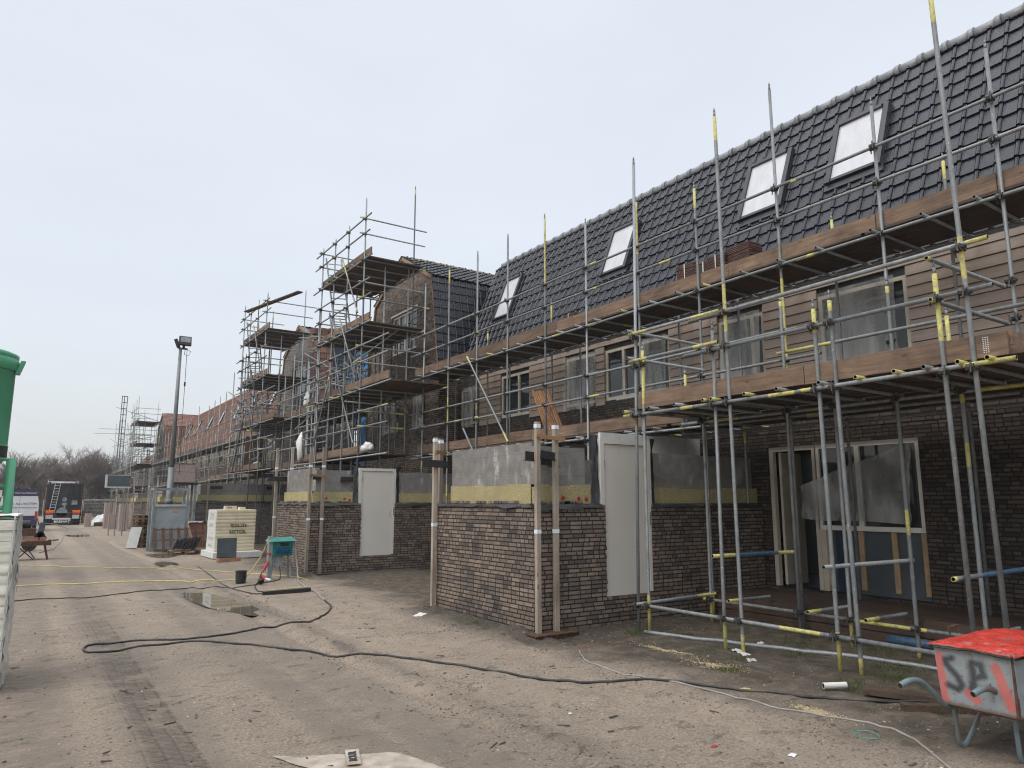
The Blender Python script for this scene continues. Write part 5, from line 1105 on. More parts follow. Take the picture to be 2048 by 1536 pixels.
for i, (dx, lab) in enumerate(((.16, 'leftmost of the three bricks on the saw bench'), (.35, 'middle of the three bricks on the saw bench'), (.56, 'rightmost of the three bricks on the saw bench'))):
    b = MB(); b.obox((dx, 28.05, .652), (.085, .01 * i, 0), (0, .05, 0), (0, 0, .05)); tag(b.obj('brick', 'brickred'), lab, 'brick', 'bricks on the saw bench')
mx = thing('mortar_mixer', 'dark mixing machine with trough behind the brick saw bench', 'mixer', (-.1, 33.2, 0))
b = MB(); b.box(-.9, .42, 32.9, 33.5, .55, .85); b.obj('trough', 'rust', mx)
b = MB(); b.box(-.9, .36, 32.95, 33.4, .32, .52); b.obj('chassis', 'steelgrey', mx)
b = MB(); b.tube((-.3, 33.2, 1.0), (.25, 33.2, 1.0), .15, 14); b.box(-.8, .0, 33.0, 33.35, .85, 1.02); b.path([(.2, 33.1, 1.12), (.42, 33.1, 1.2), (.5, 33.1, .95)], .022, 6); b.obj('motor', 'black', mx, smooth=False)
for x_ in (-.7, .25): b = MB(); b.tube((x_, 33.0, .25), (x_, 33.08, .25), .25, 16); b.obj('wheel', 'black', mx)

# van and bulk truck
va = thing('van', 'white van with dark violet roof and bottom, seen from behind', 'van', (-.35, 54, 0))
b = MB(); vx0, vx1, vy = -1.33, .70, 54.0
prof = [(vx0 + .02, .42), (vx1 - .02, .42), (vx1, .9), (vx1 - .02, 1.7), (vx1 - .1, 2.2), (vx0 + .1, 2.2), (vx0 + .02, 1.7), (vx0, .9)]
b.add([(x_, vy, z) for x_, z in prof] + [(x_, vy + 4.8, z) for x_, z in prof], [tuple(range(7, -1, -1)), tuple(range(8, 16))] + [(i, (i + 1) % 8, 8 + (i + 1) % 8, 8 + i) for i in range(8)]); b.obj('body', 'vanwhite', va, recalc=True)
b = MB(); pr = [(vx0 + .1, 2.2), (vx1 - .1, 2.2), (vx1 - .17, 2.52), (vx1 - .4, 2.62), (vx0 + .4, 2.62), (vx0 + .17, 2.52)]
b.add([(x_, vy - .015, z) for x_, z in pr] + [(x_, vy + 4.8, z) for x_, z in pr], [tuple(range(5, -1, -1)), tuple(range(6, 12))] + [(i, (i + 1) % 6, 6 + (i + 1) % 6, 6 + i) for i in range(6)]); b.obj('roof', 'purple', va, recalc=True)
b = MB(); b.box(vx0 + .03, vx1 - .03, vy - .06, vy, .34, .98); b.obj('rear_bumper', 'purple', va)
for x_ in (vx0 + .05, vx1 - .17): b = MB(); b.box(x_, x_ + .12, vy - .075, vy - .005, .72, 1.25); b.obj('tail_light', 'red', va)
for y_ in (vy + .9, vy + 3.9):
    for x_ in (vx0 + .02, vx1 - .24):
        b = MB(); b.tube((x_, y_, .34), (x_ + .22, y_, .34), .34, 18); wv = b.obj('wheel', 'black', va); k = MB(); k.tube((x_ - .005, y_, .34), (x_ + .225, y_, .34), .2, 14); k.obj('rim', 'alu', wv, local=True)
b = MB(); b.box((vx0 + vx1) / 2 - .006, (vx0 + vx1) / 2 + .006, vy - .004, vy, 1.0, 2.18); b.box(vx0 + .1, vx1 - .1, vy - .004, vy, 2.185, 2.2); b.obj('door_gap', 'letter', va)
b = MB(); b.box(vx0 + .35, vx0 + .87, vy - .066, vy - .06, .62, .72); b.obj('licence_plate', 'yellow', va)
vf = lambda x_, z, d=.006: frame((x_, vy - d, z), (1, 0, 0), (0, 0, 1))
text_mesh('lettering', 'ALUVOTIM', .21, 'letter', vf(.02, 1.70), va, .003, sx=1.05); text_mesh('lettering', 'W   O', .20, 'letter', vf(-.88, 1.69), va, .003)
text_mesh('lettering', 'EN BOUWPRODUCTEN', .115, 'letter', vf(-.08, 1.47), va, .003, sx=1.1); text_mesh('lettering', 'OF MULTI & FEENHAM', .12, 'letterwhite', vf(-.15, 2.36, .022), va, .003, sx=1.1)
tk = thing('bulk_truck', 'dark bulk truck with maroon edges and orange rear panels', 'truck', (2.55, 68, 0))
tx0, tx1, ty = 1.28, 3.78, 68.0
b = MB(); pr = [(tx0 + .25, 1.0), (tx1 - .25, 1.0), (tx1 - .05, 1.5), (tx1 - .05, 3.0), (tx1 - .2, 3.25), (tx0 + .2, 3.25), (tx0 + .05, 3.0), (tx0 + .05, 1.5)]
b.add([(x_, ty + .15, z) for x_, z in pr] + [(x_, ty + 7, z) for x_, z in pr], [tuple(range(7, -1, -1)), tuple(range(8, 16))] + [(i, (i + 1) % 8, 8 + (i + 1) % 8, 8 + i) for i in range(8)]); b.obj('tank', 'truckdark', tk, recalc=True)
b = MB(); b.box(tx0, tx0 + .14, ty + .1, ty + .6, .7, 3.2); b.box(tx1 - .14, tx1, ty + .1, ty + .6, .7, 3.2); b.box(tx0 + .14, tx1 - .14, ty + .1, ty + .3, 3.14, 3.26); b.obj('rear_frame', 'maroon', tk)
b = MB(); b.box(tx0 + .2, tx1 - .2, ty, ty + .25, .55, .95); b.obj('bumper_beam', 'truckdark', tk)
b = MB(); b.box(tx0 + .55, tx1 - .55, ty - .02, ty, .1, .42); b.obj('mud_flap', 'black', tk)
text_mesh('lettering', 'BREMAT', .24, 'letterwhite', frame((2.52, ty - .026, .27), (1, 0, 0), (0, 0, 1)), tk, .004, sx=1.25, bold=.006)
for x_ in (tx0 + .08, tx1 - .62):
    b = MB(); b.box(x_, x_ + .54, ty - .05, ty - .01, .98, 1.18); b.obj('rear_panel', 'orange', tk); b = MB(); b.box(x_ + .03, x_ + .51, ty - .05, ty - .01, .84, .97); b.obj('tail_light', 'red', tk); b = MB(); b.box(x_ + .02, x_ + .5, ty - .03, ty, .5, .80); b.obj('rear_plate', 'alu', tk)
for y_ in (ty + .9, ty + 2.3):
    for x_ in (tx0 + .02, tx1 - .57): b = MB(); b.tube((x_, y_, .5), (x_ + .55, y_, .5), .5, 18); b.obj('wheel', 'black', tk)
b = MB()
b.tube((tx0 + .30, ty + .02, .95), (tx0 + .55, ty + .05, 3.3), .022, 6); b.tube((tx0 + .66, ty + .02, .95), (tx0 + .91, ty + .05, 3.3), .022, 6)
for i in range(1, 11): f = i / 11; b.tube((tx0 + .30 + .25 * f, ty + .02, .95 + 2.35 * f), (tx0 + .66 + .25 * f, ty + .02, .95 + 2.35 * f), .014, 5)
b.obj('ladder', 'alu', tk)
b = MB(); b.tube((2.55, ty + .05, 2.0), (2.55, ty + .2, 2.0), .17, 12); b.tube((2.6, ty, 1.75), (2.6, ty, 1.3), .07, 8); b.box(2.4, 2.75, ty, ty + .14, 1.55, 1.75); b.tube((2.45, ty, 1.0), (2.45, ty + .25, 1.0), .38, 18); b.obj('pump', 'steelgrey', tk)
for i in range(5):
    b = MB(); b.path([(3.0 + i * .11, ty + .02, 3.0), (3.0 + i * .115, ty - .03, 2.2), (3.0 + i * .10, ty, 1.6)], .045, 6); b.obj('hose', 'black', tk)
b = MB(); b.box(3.05, 3.45, ty - .05, ty + .06, 1.6, 1.95); b.obj('control_box', 'steelgrey', tk)
b = MB(); b.tube((tx0 + .05, ty + .2, 3.2), (tx0 + .05, ty + .2, 3.55), .03, 6); b.tube((tx1 - .4, ty + .2, 3.2), (tx1 - .4, ty + .2, 3.5), .03, 6); b.tube((tx0 + .05, ty + .2, 3.42), (tx1 - .4, ty + .2, 3.40), .025, 6); b.tube((tx0 + .3, ty + .2, 3.3), (tx1 - .6, ty + 1, 3.35), .08, 8); b.obj('roof_rail', 'alu', tk)

# lamp mast, text board, lattice mast
lm = thing('flood_light_mast', 'tall galvanised light mast with two floodlights behind the grey cabinet', 'light mast', (4.93, 33, 0))
b = MB(); b.tube((4.93, 33, 0), (4.93, 33, 3.3), .13, 14, r1=.12); b.tube((4.93, 33, 3.3), (4.93, 33, 8.35), .10, 14, r1=.062); b.box(4.8, 5.06, 32.87, 33.13, 1.8, 2.0); b.obj('mast', 'galv', lm, smooth=True)
b = MB(); b.box(4.85, 5.2, 32.95, 33.05, 8.33, 8.39); b.box(5.0, 5.1, 32.97, 33.03, 8.39, 8.5); b.obj('head_bracket', 'black', lm)
for nm, cx, cy, cz, ax, az in (('flood_light', 5.08, 32.9, 8.68, (.24, 0, 0), (0, .04, .19)), ('flood_light', 4.80, 33.1, 8.58, (.05, .20, 0), (-.06, 0, .15))):
    b = MB(); ax, az = Vector(ax), Vector(az); ay = az.cross(ax).normalized() * .07; b.obox((cx, cy, cz), ax, ay, az); f = b.obj(nm, 'black', lm)
    k = MB(); k.obox(Vector((cx, cy, cz)) - ay * 1.06 + az * .2, ax * .82, ay * .06, az * .6); k.obj('lens', 'steelgrey', f, local=True)
b = MB(); b.path([(5.15, 32.95, 8.36), (5.33, 32.93, 8.25), (5.25, 32.9, 8.05), (5.08, 32.9, 8.1), (5.1, 32.9, 8.3)], .012, 5); b.path([(5.18, 32.93, 8.36), (5.17, 32.8, 6.8), (5.16, 32.7, 5.0), (5.2, 32.7, 3.0)], .011, 5); b.tube((5.17, 32.8, 6.72), (5.17, 32.8, 6.9), .035, 8); b.obj('lamp_cable', 'black', lm)
sb_ = thing('info_screen', 'dark screen board on a thin frame beyond the grey cabinet', 'screen', (4.17, 45, 0))
b = MB(); b.box(3.62, 4.72, 45, 45.08, 2.64, 3.26); b.obj('screen_panel', 'greypanel', sb_); b = MB(); b.box(3.6, 4.74, 44.97, 45.1, 2.58, 2.66); b.box(3.52, 3.6, 44.97, 45.5, 2.6, 3.3); b.box(3.62, 4.74, 44.99, 45.1, 3.26, 3.29); b.obj('screen_frame', 'alu', sb_)
for x_ in (3.85, 4.15, 4.5): b = MB(); b.tube((x_, 45.05, 0), (x_, 45.05, 2.6), .03, 6); b.obj('post', 'galv', sb_)
la = thing('lattice_mast', 'slim dark lattice mast rising behind the farthest scaffold', 'mast', (9.8, 107, 0))
b = MB(); L_ = 15.7
for dx, dy in ((0, 0), (.62, 0), (.31, .55)): b.tube((9.4 + dx, 107 + dy, 0), (9.4 + dx, 107 + dy, L_), .05, 5)
for i in range(20): z = i * L_ / 19; b.tube((9.4, 107, z), (10.02, 107, z), .032, 4); b.tube((9.4, 107, z), (9.71, 107.55, z), .032, 4); b.tube((10.02, 107, z), (9.71, 107.55, z), .032, 4)
b.obj('lattice', 'greypanel', la)

# ------------------------------------------------------------------ cabinet group
cb = thing('site_cabinet', 'grey steel cabinet with red stickers and a pipe frame on top', 'cabinet', (4.75, 31, 0))
b = MB(); b.box(4.08, 5.17, 30.42, 31.2, .08, 1.68); b.obj('cabinet_body', 'greyfab', cb)
b = MB(); b.box(4.0, 5.24, 30.36, 30.41, 1.66, 1.74); b.box(4.0, 5.24, 30.36, 30.41, .02, .1); b.obj('trim', 'alu', cb)
for x_, y_ in ((4.03, 30.38), (5.21, 30.38), (4.03, 31.22), (5.21, 31.22)): b = MB(); b.box(x_ - .04, x_ + .04, y_ - .04, y_ + .04, 0, 2.36); b.obj('corner_post', 'steelgrey', cb)
b = MB(); b.box(4.0, 5.24, 30.35, 30.41, 2.28, 2.36); b.box(4.0, 5.24, 31.2, 31.26, 2.28, 2.36); b.box(4.0, 4.06, 30.41, 31.2, 2.28, 2.36); b.box(5.18, 5.24, 30.41, 31.2, 2.28, 2.36); b.obj('top_frame', 'steelgrey', cb)
b = MB(); b.box(4.7, 4.93, 30.412, 30.419, 1.44, 1.48); b.box(4.07, 4.078, 30.6, 30.8, 1.15, 1.42); b.obj('red_sticker', 'orange', cb)
rk = thing('slatted_rack', 'rusty brown slatted frame leaning on the grey cabinet', 'frame', (4.65, 29.9, 0))
for z in (.08, .42, .80): b = MB(); b.bar((4.05, 29.75 + z * .55, z), (5.3, 29.75 + z * .55, z), .05, .06); b.obj('rail', 'pallet', rk)
for i in range(5): b = MB(); x_ = 4.12 + i * .27; b.bar((x_, 29.68, .05), (x_, 30.2, .86), .11, .03, up=(0, -1, .6)); b.obj('slat', 'rust', rk)
ws_ = thing('white_slab', 'white foam slab leaning against the pallet tower', 'slab', (3.65, 32.2, 0))
b = MB(); b.obox((3.66, 32.2, .43), (.19, .0, 0), (0, .05, -.02), (.08, .1, .40)); b.obj('slab', 'whitesheet', ws_)
def pallet(name, label, c, w_=1.0, l_=1.2, group='loose pallets', mat='pallet', dup=None):
    t = thing(name, label, 'pallet', c, group)
    b = MB()
    for i in range(5): b.box(-w_ / 2 + i * (w_ - .1) / 4, -w_ / 2 + i * (w_ - .1) / 4 + .1, -l_ / 2, l_ / 2, .122, .144)
    b.obj('top_boards', mat, t, local=True)
    for y_ in (-l_ / 2, -.05, l_ / 2 - .1): k = MB(); k.box(-w_ / 2, w_ / 2, y_, y_ + .1, .10, .121); k.box(-w_ / 2, w_ / 2, y_, y_ + .1, 0, .021); [k.box(x_, x_ + .1, y_, y_ + .1, .022, .10) for x_ in (-w_ / 2, -.05, w_ / 2 - .1)]; k.obj('runner', mat, t, local=True)
    return t
p0 = pallet('pallet', 'lowest pallet of the tower beside the grey cabinet', (4.05, 33.6, 0), .55, 1.1, 'pallets in the tower beside the grey cabinet')
ordn = ['second', 'third', 'fourth', 'fifth', 'sixth', 'seventh', 'eighth', 'ninth']
for i in range(8):
    c = copy_tree(p0); c.location = (4.05 + R.uniform(-.03, .03), 33.6 + R.uniform(-.04, .04), .146 * (i + 1)); c['label'] = 'topmost pallet of the tower beside the grey cabinet' if i == 7 else f'{ordn[i]} pallet from the ground in the tower beside the grey cabinet'
pallet('pallet', 'low pallet with black gutters on it beside the grey cabinet', (4.87, 28.3, 0), 1.0, .8)
for i in range(7):
    t = thing('black_profile', ['lowest', 'second lowest', 'third', 'fourth', 'fifth', 'second topmost', 'topmost'][i] + ' black profile of the pile on the low pallet', 'profile', (4.9, 28.3, .15), 'black profiles on the low pallet')
    b = MB(); b.obox((4.50 + i * .115, 28.2 + .02 * (i % 2), .36 + .015 * (i % 3)), (.014, 0, -.006), (0, .17, 0), Vector((.09, 0, .21)) * (.75 + .05 * i)); b.obox((4.53 + i * .115, 28.02 + .02 * (i % 2), .36 + .015 * (i % 3)), (.035, 0, -.014), (0, .008, 0), Vector((.09, 0, .21)) * (.75 + .05 * i)); b.obj('profile', 'black', t)
pb = thing('brick_pallet', 'loose pack of orange brown bricks under white film behind the gutters', 'brick pack', (5.9, 32.2, 0))

def brick_pack(parent, x0, x1, y0, y1, z0, z1, mat, loose=0.0):
    b = MB(); z = z0
    while z < z1 - .03:
        y = y0
        while y < y1 - .05:
            for xx, xe in ((x0, x0 + .1), (x1 - .1, x1)): b.box(xx + R.uniform(-.006 - loose, .006), xe, y + .004, min(y + .21, y1) - .004, z, z + .062)
            y += .215
        xx = x0 + .1
        while xx < x1 - .15:
            b.box(xx + .004, min(xx + .21, x1 - .1) - .004, y0 + R.uniform(-.006 - loose, .006), y0 + .1, z, z + .062); xx += .215
        z += .066
    b.box(x0 + .1, x1 - .1, y0 + .1, y1 - .02, z0, z1 - .02); return b.obj('bricks', mat, parent)
brick_pack(pb, 5.58, 6.22, 31.9, 32.5, .0, 1.0, 'brickred', .01)
b = MB(); b.grid(lambda u, v: (5.53 + .74 * u, 31.85 + .7 * v, 1.02 + .07 * nz1(u * 4, v * 4, 2) - .1 * max(0, abs(u - .5) - .42) * 12), 14, 12); b.obj('film_top', 'filmwhite', pb, smooth=True)
pp = thing('timber_planks', 'pair of pale planks leaning between the cabinet and the loose brick pack', 'planks', (5.75, 33, 0))
for i in range(2): b = MB(); b.bar((5.62 + .12 * i, 31.3, .0), (5.36 + .11 * i, 31.8, .95 + .1 * i), .10, .05, up=(0, -1, 0)); b.obj('plank', 'greytimber' if i else 'fresh', pp)
# raised pack of wrapped bricks on a trestle
tr = thing('loading_trestle', 'steel trestle that carries the wrapped brick pack', 'trestle', (5.75, 35.5, 0))
for x_ in (5.25, 6.25):
    for y_ in (35.0, 36.0): b = MB(); b.box(x_ - .05, x_ + .05, y_ - .05, y_ + .05, 0, 2.6); b.obj('leg', 'steelgrey', tr)
b = MB(); b.box(5.15, 6.35, 34.9, 36.1, 2.6, 2.68); b.obj('tray', 'black', tr)
wp = thing('brick_pack', 'wrapped pack of grey pink bricks raised on a trestle above the sheds', 'brick pack', (5.75, 35.5, 2.68))
b = MB(); b.box(5.27, 6.2, 35.0, 36.0, 2.69, 3.14); b.box(5.28, 6.19, 35.02, 36.0, 3.155, 3.5); b.obj('bricks', 'pinkpack', wp)
b = MB(); b.grid(lambda u, v: (5.22 + 1.0 * u, 34.97 + 1.05 * v, 3.53 + .03 * nz1(u * 5, v * 5, 1)), 12, 10); b.grid(lambda u, v: (5.245 + .02 * nz1(v * 7, u * 3, 2), 34.98 + 1.0 * u, 2.72 + .82 * v), 8, 10); b.obj('film', 'filmwhite', wp, smooth=True)

lm.location = (4.78, 31.95, 0); lm.scale = (.97, .97, .975)
tr.location = (5.40, 33.0, 0); tr.scale = (.92, .72, .98); wp.location = (5.40, 33.0, 2.63); wp.scale = (.93, .8, .94)
# ------------------------------------------------------------------ cream insulation packs with print
ZP = .22; nP = 12; hP = .113
oN = ['lowest', 'second', 'third', 'fourth', 'fifth', 'sixth', 'seventh', 'eighth', 'ninth', 'tenth', 'second topmost', 'topmost']
for i in range(nP):
    lab = (oN[i] + ' cream insulation pack in the printed stack') if i in (0, 10, 11) else (oN[i] + ' cream insulation pack from the bottom of the printed stack')
    t = thing('insulation_pack', lab, 'insulation pack', (5.9, 26.1, ZP + i * hP), 'cream insulation packs in the printed stack')
    j = R.uniform(-.009, .009); b = MB(); z0, z1 = ZP + i * hP + .001, ZP + (i + 1) * hP - .001
    pr = [(25.495 + j, z0 + .008), (25.488 + j, (z0 + z1) / 2), (25.495 + j, z1 - .008), (25.503 + j, z1), (26.85, z1), (26.85, z0), (25.503 + j, z0)]
    b.add([(5.30 + j, y, z) for y, z in pr] + [(6.57 + j, y, z) for y, z in pr], [tuple(range(7)), tuple(range(13, 6, -1))] + [(k, 7 + k, 7 + (k + 1) % 7, (k + 1) % 7) for k in range(7)]); o = b.obj('foam_board', 'cream', t, recalc=True)
    w2 = MB(); w2.box(5.292 + j, 5.299 + j, 25.53 + j, 26.8, z0 + .006, z1 - .006); w2.obj('end_film', 'whitesheet', t)
    if i in (1, 3, 7, 9, 10): text_mesh('lettering', ['BOIS', 'EUCA', 'BOIS', 'I PU I', 'BOIS'][(1, 3, 7, 9, 10).index(i)], .085, 'steelgrey', frame((5.289 + j, 26.15, (z0 + z1) / 2), (0, -1, 0), (0, 0, 1)), t, .001, sx=3.2)
    if i == 5: text_mesh('lettering', 'RECTICEL', .145, 'letter', frame((6.0, 25.484 + j, (z0 + z1) / 2), (1, 0, 0), (0, 0, 1)), t, .002, sx=.86, bold=.003)
    if i == 7: text_mesh('lettering', 'RECTICEL', .145, 'letter', frame((6.0, 25.484 + j, (z0 + z1) / 2), (-1, 0, 0), (0, 0, -1)), t, .002, sx=.86, bold=.003)
    c = MB(); c.box(5.93 + j, 5.938 + j, 25.482 + j, 25.4875 + j, z0 + .02, z1 - .02); c.obj('strap', 'greyhose', t)
t = thing('insulation_pack', 'pale insulation pack lying flat on the ground under the printed stack', 'insulation pack', (6.1, 25.8, 0)); b = MB(); b.box(5.15, 6.7, 24.95, 26.9, .03, .215); b.obj('foam_board', 'whitesheet', t)
t = thing('foam_block', 'small cream foam block with two holes on top of the printed stack', 'foam block', (6.05, 26, 1.58)); b = MB(); b.box(5.6, 5.98, 25.7, 25.95, 1.578, 1.70); o = b.obj('block', 'cream', t); h_ = MB(); h_.box(5.68, 5.73, 25.694, 25.7, 1.63, 1.655); h_.box(5.76, 5.81, 25.694, 25.7, 1.63, 1.655); h_.obj('holes', 'hole', o, local=True)
t = thing('foam_block', 'second foam block further right on top of the printed stack', 'foam block', (6.6, 26.3, 1.58)); b = MB(); b.box(6.2, 6.38, 26.2, 26.5, 1.578, 1.66); b.obj('block', 'cream', t)
bp = thing('grey_board', 'dark grey square board standing on a brick block before the printed stack', 'board', (5.3, 23.9, 0))
b = MB(); b.obox((5.34, 23.95, .42), (.29, 0, .0), (0, .02, -.01), (0, .03, .29)); b.obj('board', 'greypanel', bp); b = MB(); b.box(5.1, 5.75, 23.85, 24.2, 0, .12); b.obj('block', 'brickred', bp)

# teal power box on a stand
pbx = thing('power_box', 'teal green power distribution box on a grey stand by the middle shed', 'power box', (5.26, 17.9, 0))
b = MB(); b.box(5.02, 5.50, 17.8, 18.06, .56, .90); b.obj('box_body', 'teal', pbx)
b = MB(); b.add([(4.92, 17.72, .90), (5.58, 17.72, .90), (5.58, 18.12, .90), (4.92, 18.12, .90), (4.98, 17.76, .97), (5.52, 17.76, .97), (5.52, 18.08, .98), (4.98, 18.08, .98)], [(0, 3, 2, 1), (4, 5, 6, 7), (0, 1, 5, 4), (1, 2, 6, 5), (2, 3, 7, 6), (3, 0, 4, 7)]); b.obj('box_lid', 'tealid', pbx)
for i in range(3): b = MB(); x_ = 5.14 + i * .12; b.tube((x_, 17.8, .68), (x_, 17.74, .66), .042, 10); b.box(x_ - .045, x_ + .045, 17.765, 17.8, .62, .75); b.obj('socket', 'navy', pbx)
b = MB(); b.box(5.2, 5.4, 17.792, 17.8, .79, .86); b.obj('cover_plate', 'black', pbx)
b = MB(); b.tube((5.0, 17.85, .62), (4.93, 17.83, .60), .05, 10); b.obj('red_socket', 'red', pbx)
for x_, y_ in ((5.06, 17.84), (5.46, 17.84), (5.06, 18.03), (5.46, 18.03)): b = MB(); b.bar((x_, y_, .56), (x_ + (.03 if x_ > 5.2 else -.05), y_, 0), .035, .035); b.obj('leg', 'steelgrey', pbx)
b = MB(); b.box(5.1, 5.3, 17.85, 17.87, .28, .56); b.box(4.93, 5.02, 17.8, 17.95, .0, 1.02); b.obj('mount_board', 'steelgrey', pbx)
pl = thing('red_plug', 'red plug on a black cable hanging below the power box', 'plug', (4.85, 17.7, .35)); b = MB(); b.tube((4.92, 17.75, .42), (4.82, 17.69, .28), .038, 10, r1=.03); b.tube((4.82, 17.69, .28), (4.77, 17.66, .21), .024, 8); b.obj('plug_body', 'red', pl)
pl = thing('red_plug', 'red plug with white cap lying under the power box', 'plug', (4.78, 17.6, .06)); b = MB(); b.tube((4.72, 17.6, .13), (4.80, 17.5, .07), .045, 10); b.obj('plug_body', 'red', pl); b = MB(); b.tube((4.80, 17.5, .07), (4.90, 17.4, .04), .03, 8); b.obj('plug_cap', 'white', pl)
bk = thing('black_crate', 'black ribbed plastic bucket beside the yellow hose', 'bucket', (4.25, 17.5, 0)); b = MB()
b.lathe([(.0, .0), (.105, 0), (.12, .26), (.135, .26), (.135, .28), (.115, .28), (.10, .02), (0, .02)], 20, (4.25, 17.5)); [b.lathe([(.112 + .02 * k / 5, .03 + k * .05), (.122 + .02 * k / 5, .04 + k * .05), (.112 + .02 * k / 5, .05 + k * .05)], 20, (4.25, 17.5)) for k in range(4)]; b.obj('bucket', 'black', bk)
ht = thing('cable_reel_end', 'small black round cap lying near the power box', 'cap', (4.55, 16.9, .05)); b = MB(); b.tube((4.55, 16.9, .06), (4.55, 16.96, .10), .065, 14); b.obj('cap', 'black', ht)
lt = thing('rubber_strip', 'black and yellow strip lying on the ground before the power box', 'strip', (4.6, 15.2, 0)); b = MB(); b.bar((4.1, 15.08, .03), (5.08, 15.10, .045), .07, .07); b.obj('strip', 'black', lt); b = MB(); b.bar((4.15, 15.14, .075), (5.06, 15.16, .09), .06, .02); b.obj('yellow_edge', 'sawdust', lt)

# ------------------------------------------------------------------ cables and hoses lying on the ground
def smooth_path(pts, sub=5):
    out = []
    P_ = [Vector((p[0], p[1], p[2] if len(p) > 2 else 0)) for p in pts]
    for i in range(len(P_) - 1):
        a, b_, c, d = P_[max(i - 1, 0)], P_[i], P_[i + 1], P_[min(i + 2, len(P_) - 1)]
        for k in range(sub):
            t = k / sub; out.append(.5 * ((2 * b_) + (c - a) * t + (2 * a - 5 * b_ + 4 * c - d) * t * t + (3 * b_ - a - 3 * c + d) * t ** 3))
    return out + [P_[-1]]
def lay(name, label, cat, pts, r, mat, n=7):
    pp_ = smooth_path(pts); b = MB(); pp_ = [(p.x + .012 * nz1(i * .5, r * 99), p.y + .012 * nz1(i * .5, 3 + r * 99), max(p.z, 0) + gz(p.x, p.y) + r * .8) for i, p in enumerate(pp_)]
    b.path(pp_, r, n); return tag(b.obj(name, mat, smooth=True), label, cat)
lay('black_cable', 'long thick black cable looping across the whole foreground', 'cable', [(7.35, 3.45), (7.2, 3.57), (6.86, 3.9), (6.35, 4.5), (6.04, 4.95), (5.79, 5.37), (5.54, 5.76), (5.01, 6.02), (4.63, 6.47), (4.39, 7.19), (4.12, 7.76), (3.88, 8.32), (3.54, 8.62), (3.25, 8.84), (2.86, 9.58), (2.52, 10.2), (2.1, 10.6), (1.5, 10.62), (1.09, 10.54), (.83, 10.61), (.77, 10.85), (.90, 11.12), (1.26, 11.14), (1.73, 11.0), (2.14, 10.86), (2.64, 11.03), (3.18, 11.21), (3.6, 11.36), (3.97, 11.51), (4.38, 12.1), (4.65, 12.68), (4.82, 13.49)], .0145, 'cable')
lay('grey_cable', 'grey cable from the power box that joins the long black cable', 'cable', [(4.82, 13.47), (4.92, 14.0), (5.1, 14.7), (5.22, 15.88), (5.40, 16.9), (5.58, 17.5), (5.6, 17.75, .35), (5.56, 17.85, .8), (5.5, 17.9, .9)], .02, 'greyhose')
lay('grey_cable', 'thin pale grey cable curving past the wheelbarrow in the foreground', 'cable', [(5.97, 7.38), (5.72, 7.01), (5.56, 6.64), (5.54, 6.08), (5.67, 5.6), (5.79, 4.93), (5.83, 4.34), (5.93, 4.01), (6.04, 3.8), (6.08, 3.56), (6.01, 3.31), (5.86, 3.08), (5.68, 2.89), (5.5, 2.7), (5.2, 2.5)], .009, 'greyhose')
lay('yellow_hose', 'yellow hose running from the saw bench along the ground behind the bucket', 'hose', [(-.4, 26.1), (.27, 25.55), (.74, 25.03), (1.68, 24.02), (2.7, 22.97), (3.92, 21.79), (4.45, 20.58), (4.98, 19.59), (5.3, 18.6), (5.55, 18.0), (5.72, 17.6), (5.75, 17.3)], .0135, 'hose')
lay('yellow_hose', 'yellow hose that crosses the road and rises to the power box', 'hose', [(-.3, 19.5), (.24, 19.56), (.57, 19.57), (1.58, 19.38), (2.58, 19.08), (3.34, 18.44), (3.92, 18.3), (4.3, 18.15), (4.55, 18.05, .12), (4.75, 18.0, .42), (4.93, 17.95, .85), (5.0, 17.95, .92)], .016, 'hose')
lay('thin_cable', 'thin dark cable crossing the road in front of the yellow hose', 'cable', [(-.3, 16.6), (.08, 16.67), (.31, 16.76), (.71, 16.66), (1.38, 16.57), (2.22, 16.95), (2.62, 17.1), (3.3, 17.06), (4.07, 16.77), (4.86, 17.3), (5.2, 17.7), (5.2, 17.8, .3)], .012, 'cable', 5)
lay('thin_cable', 'dark cable from the hose bend down to the black and yellow strip', 'cable', [(4.28, 22.66), (3.97, 18.81), (3.86, 17.4), (3.89, 16.45), (4.0, 15.4), (4.26, 15.2), (4.6, 15.4), (4.8, 15.8)], .014, 'cable', 5)
lay('thin_cable', 'black cable from the hanging red plug to the black and yellow strip', 'cable', [(4.74, 17.64, .19), (4.6, 17.3, .04), (4.4, 16.8), (4.25, 16.2), (4.2, 15.7), (4.45, 15.4)], .014, 'cable', 5)
lay('rope_end', 'short blue string loop on the ground near the wheelbarrow', 'string', [(5.70, 3.55), (5.78, 3.62), (5.86, 3.52), (5.80, 3.40), (5.72, 3.42), (5.69, 3.50), (5.78, 3.55)], .004, 'tealid', 5)
lay('ground_tube', 'scaffold tube half sunk in the soil under the loading platform', 'tube', [(7.42, 7.7, -.01), (7.9, 6.4, .0), (8.3, 5.2, .0), (8.66, 4.1, .0), (9.1, 3.0, .0)], .026, 'galv', 10)
lay('blue_pipe', 'dark blue pipe lying in the shade under the plank walkway', 'pipe', [(9.6, 5.4, .02), (9.65, 3.9, .02), (9.7, 2.5, .02)], .06, 'bluep', 10)

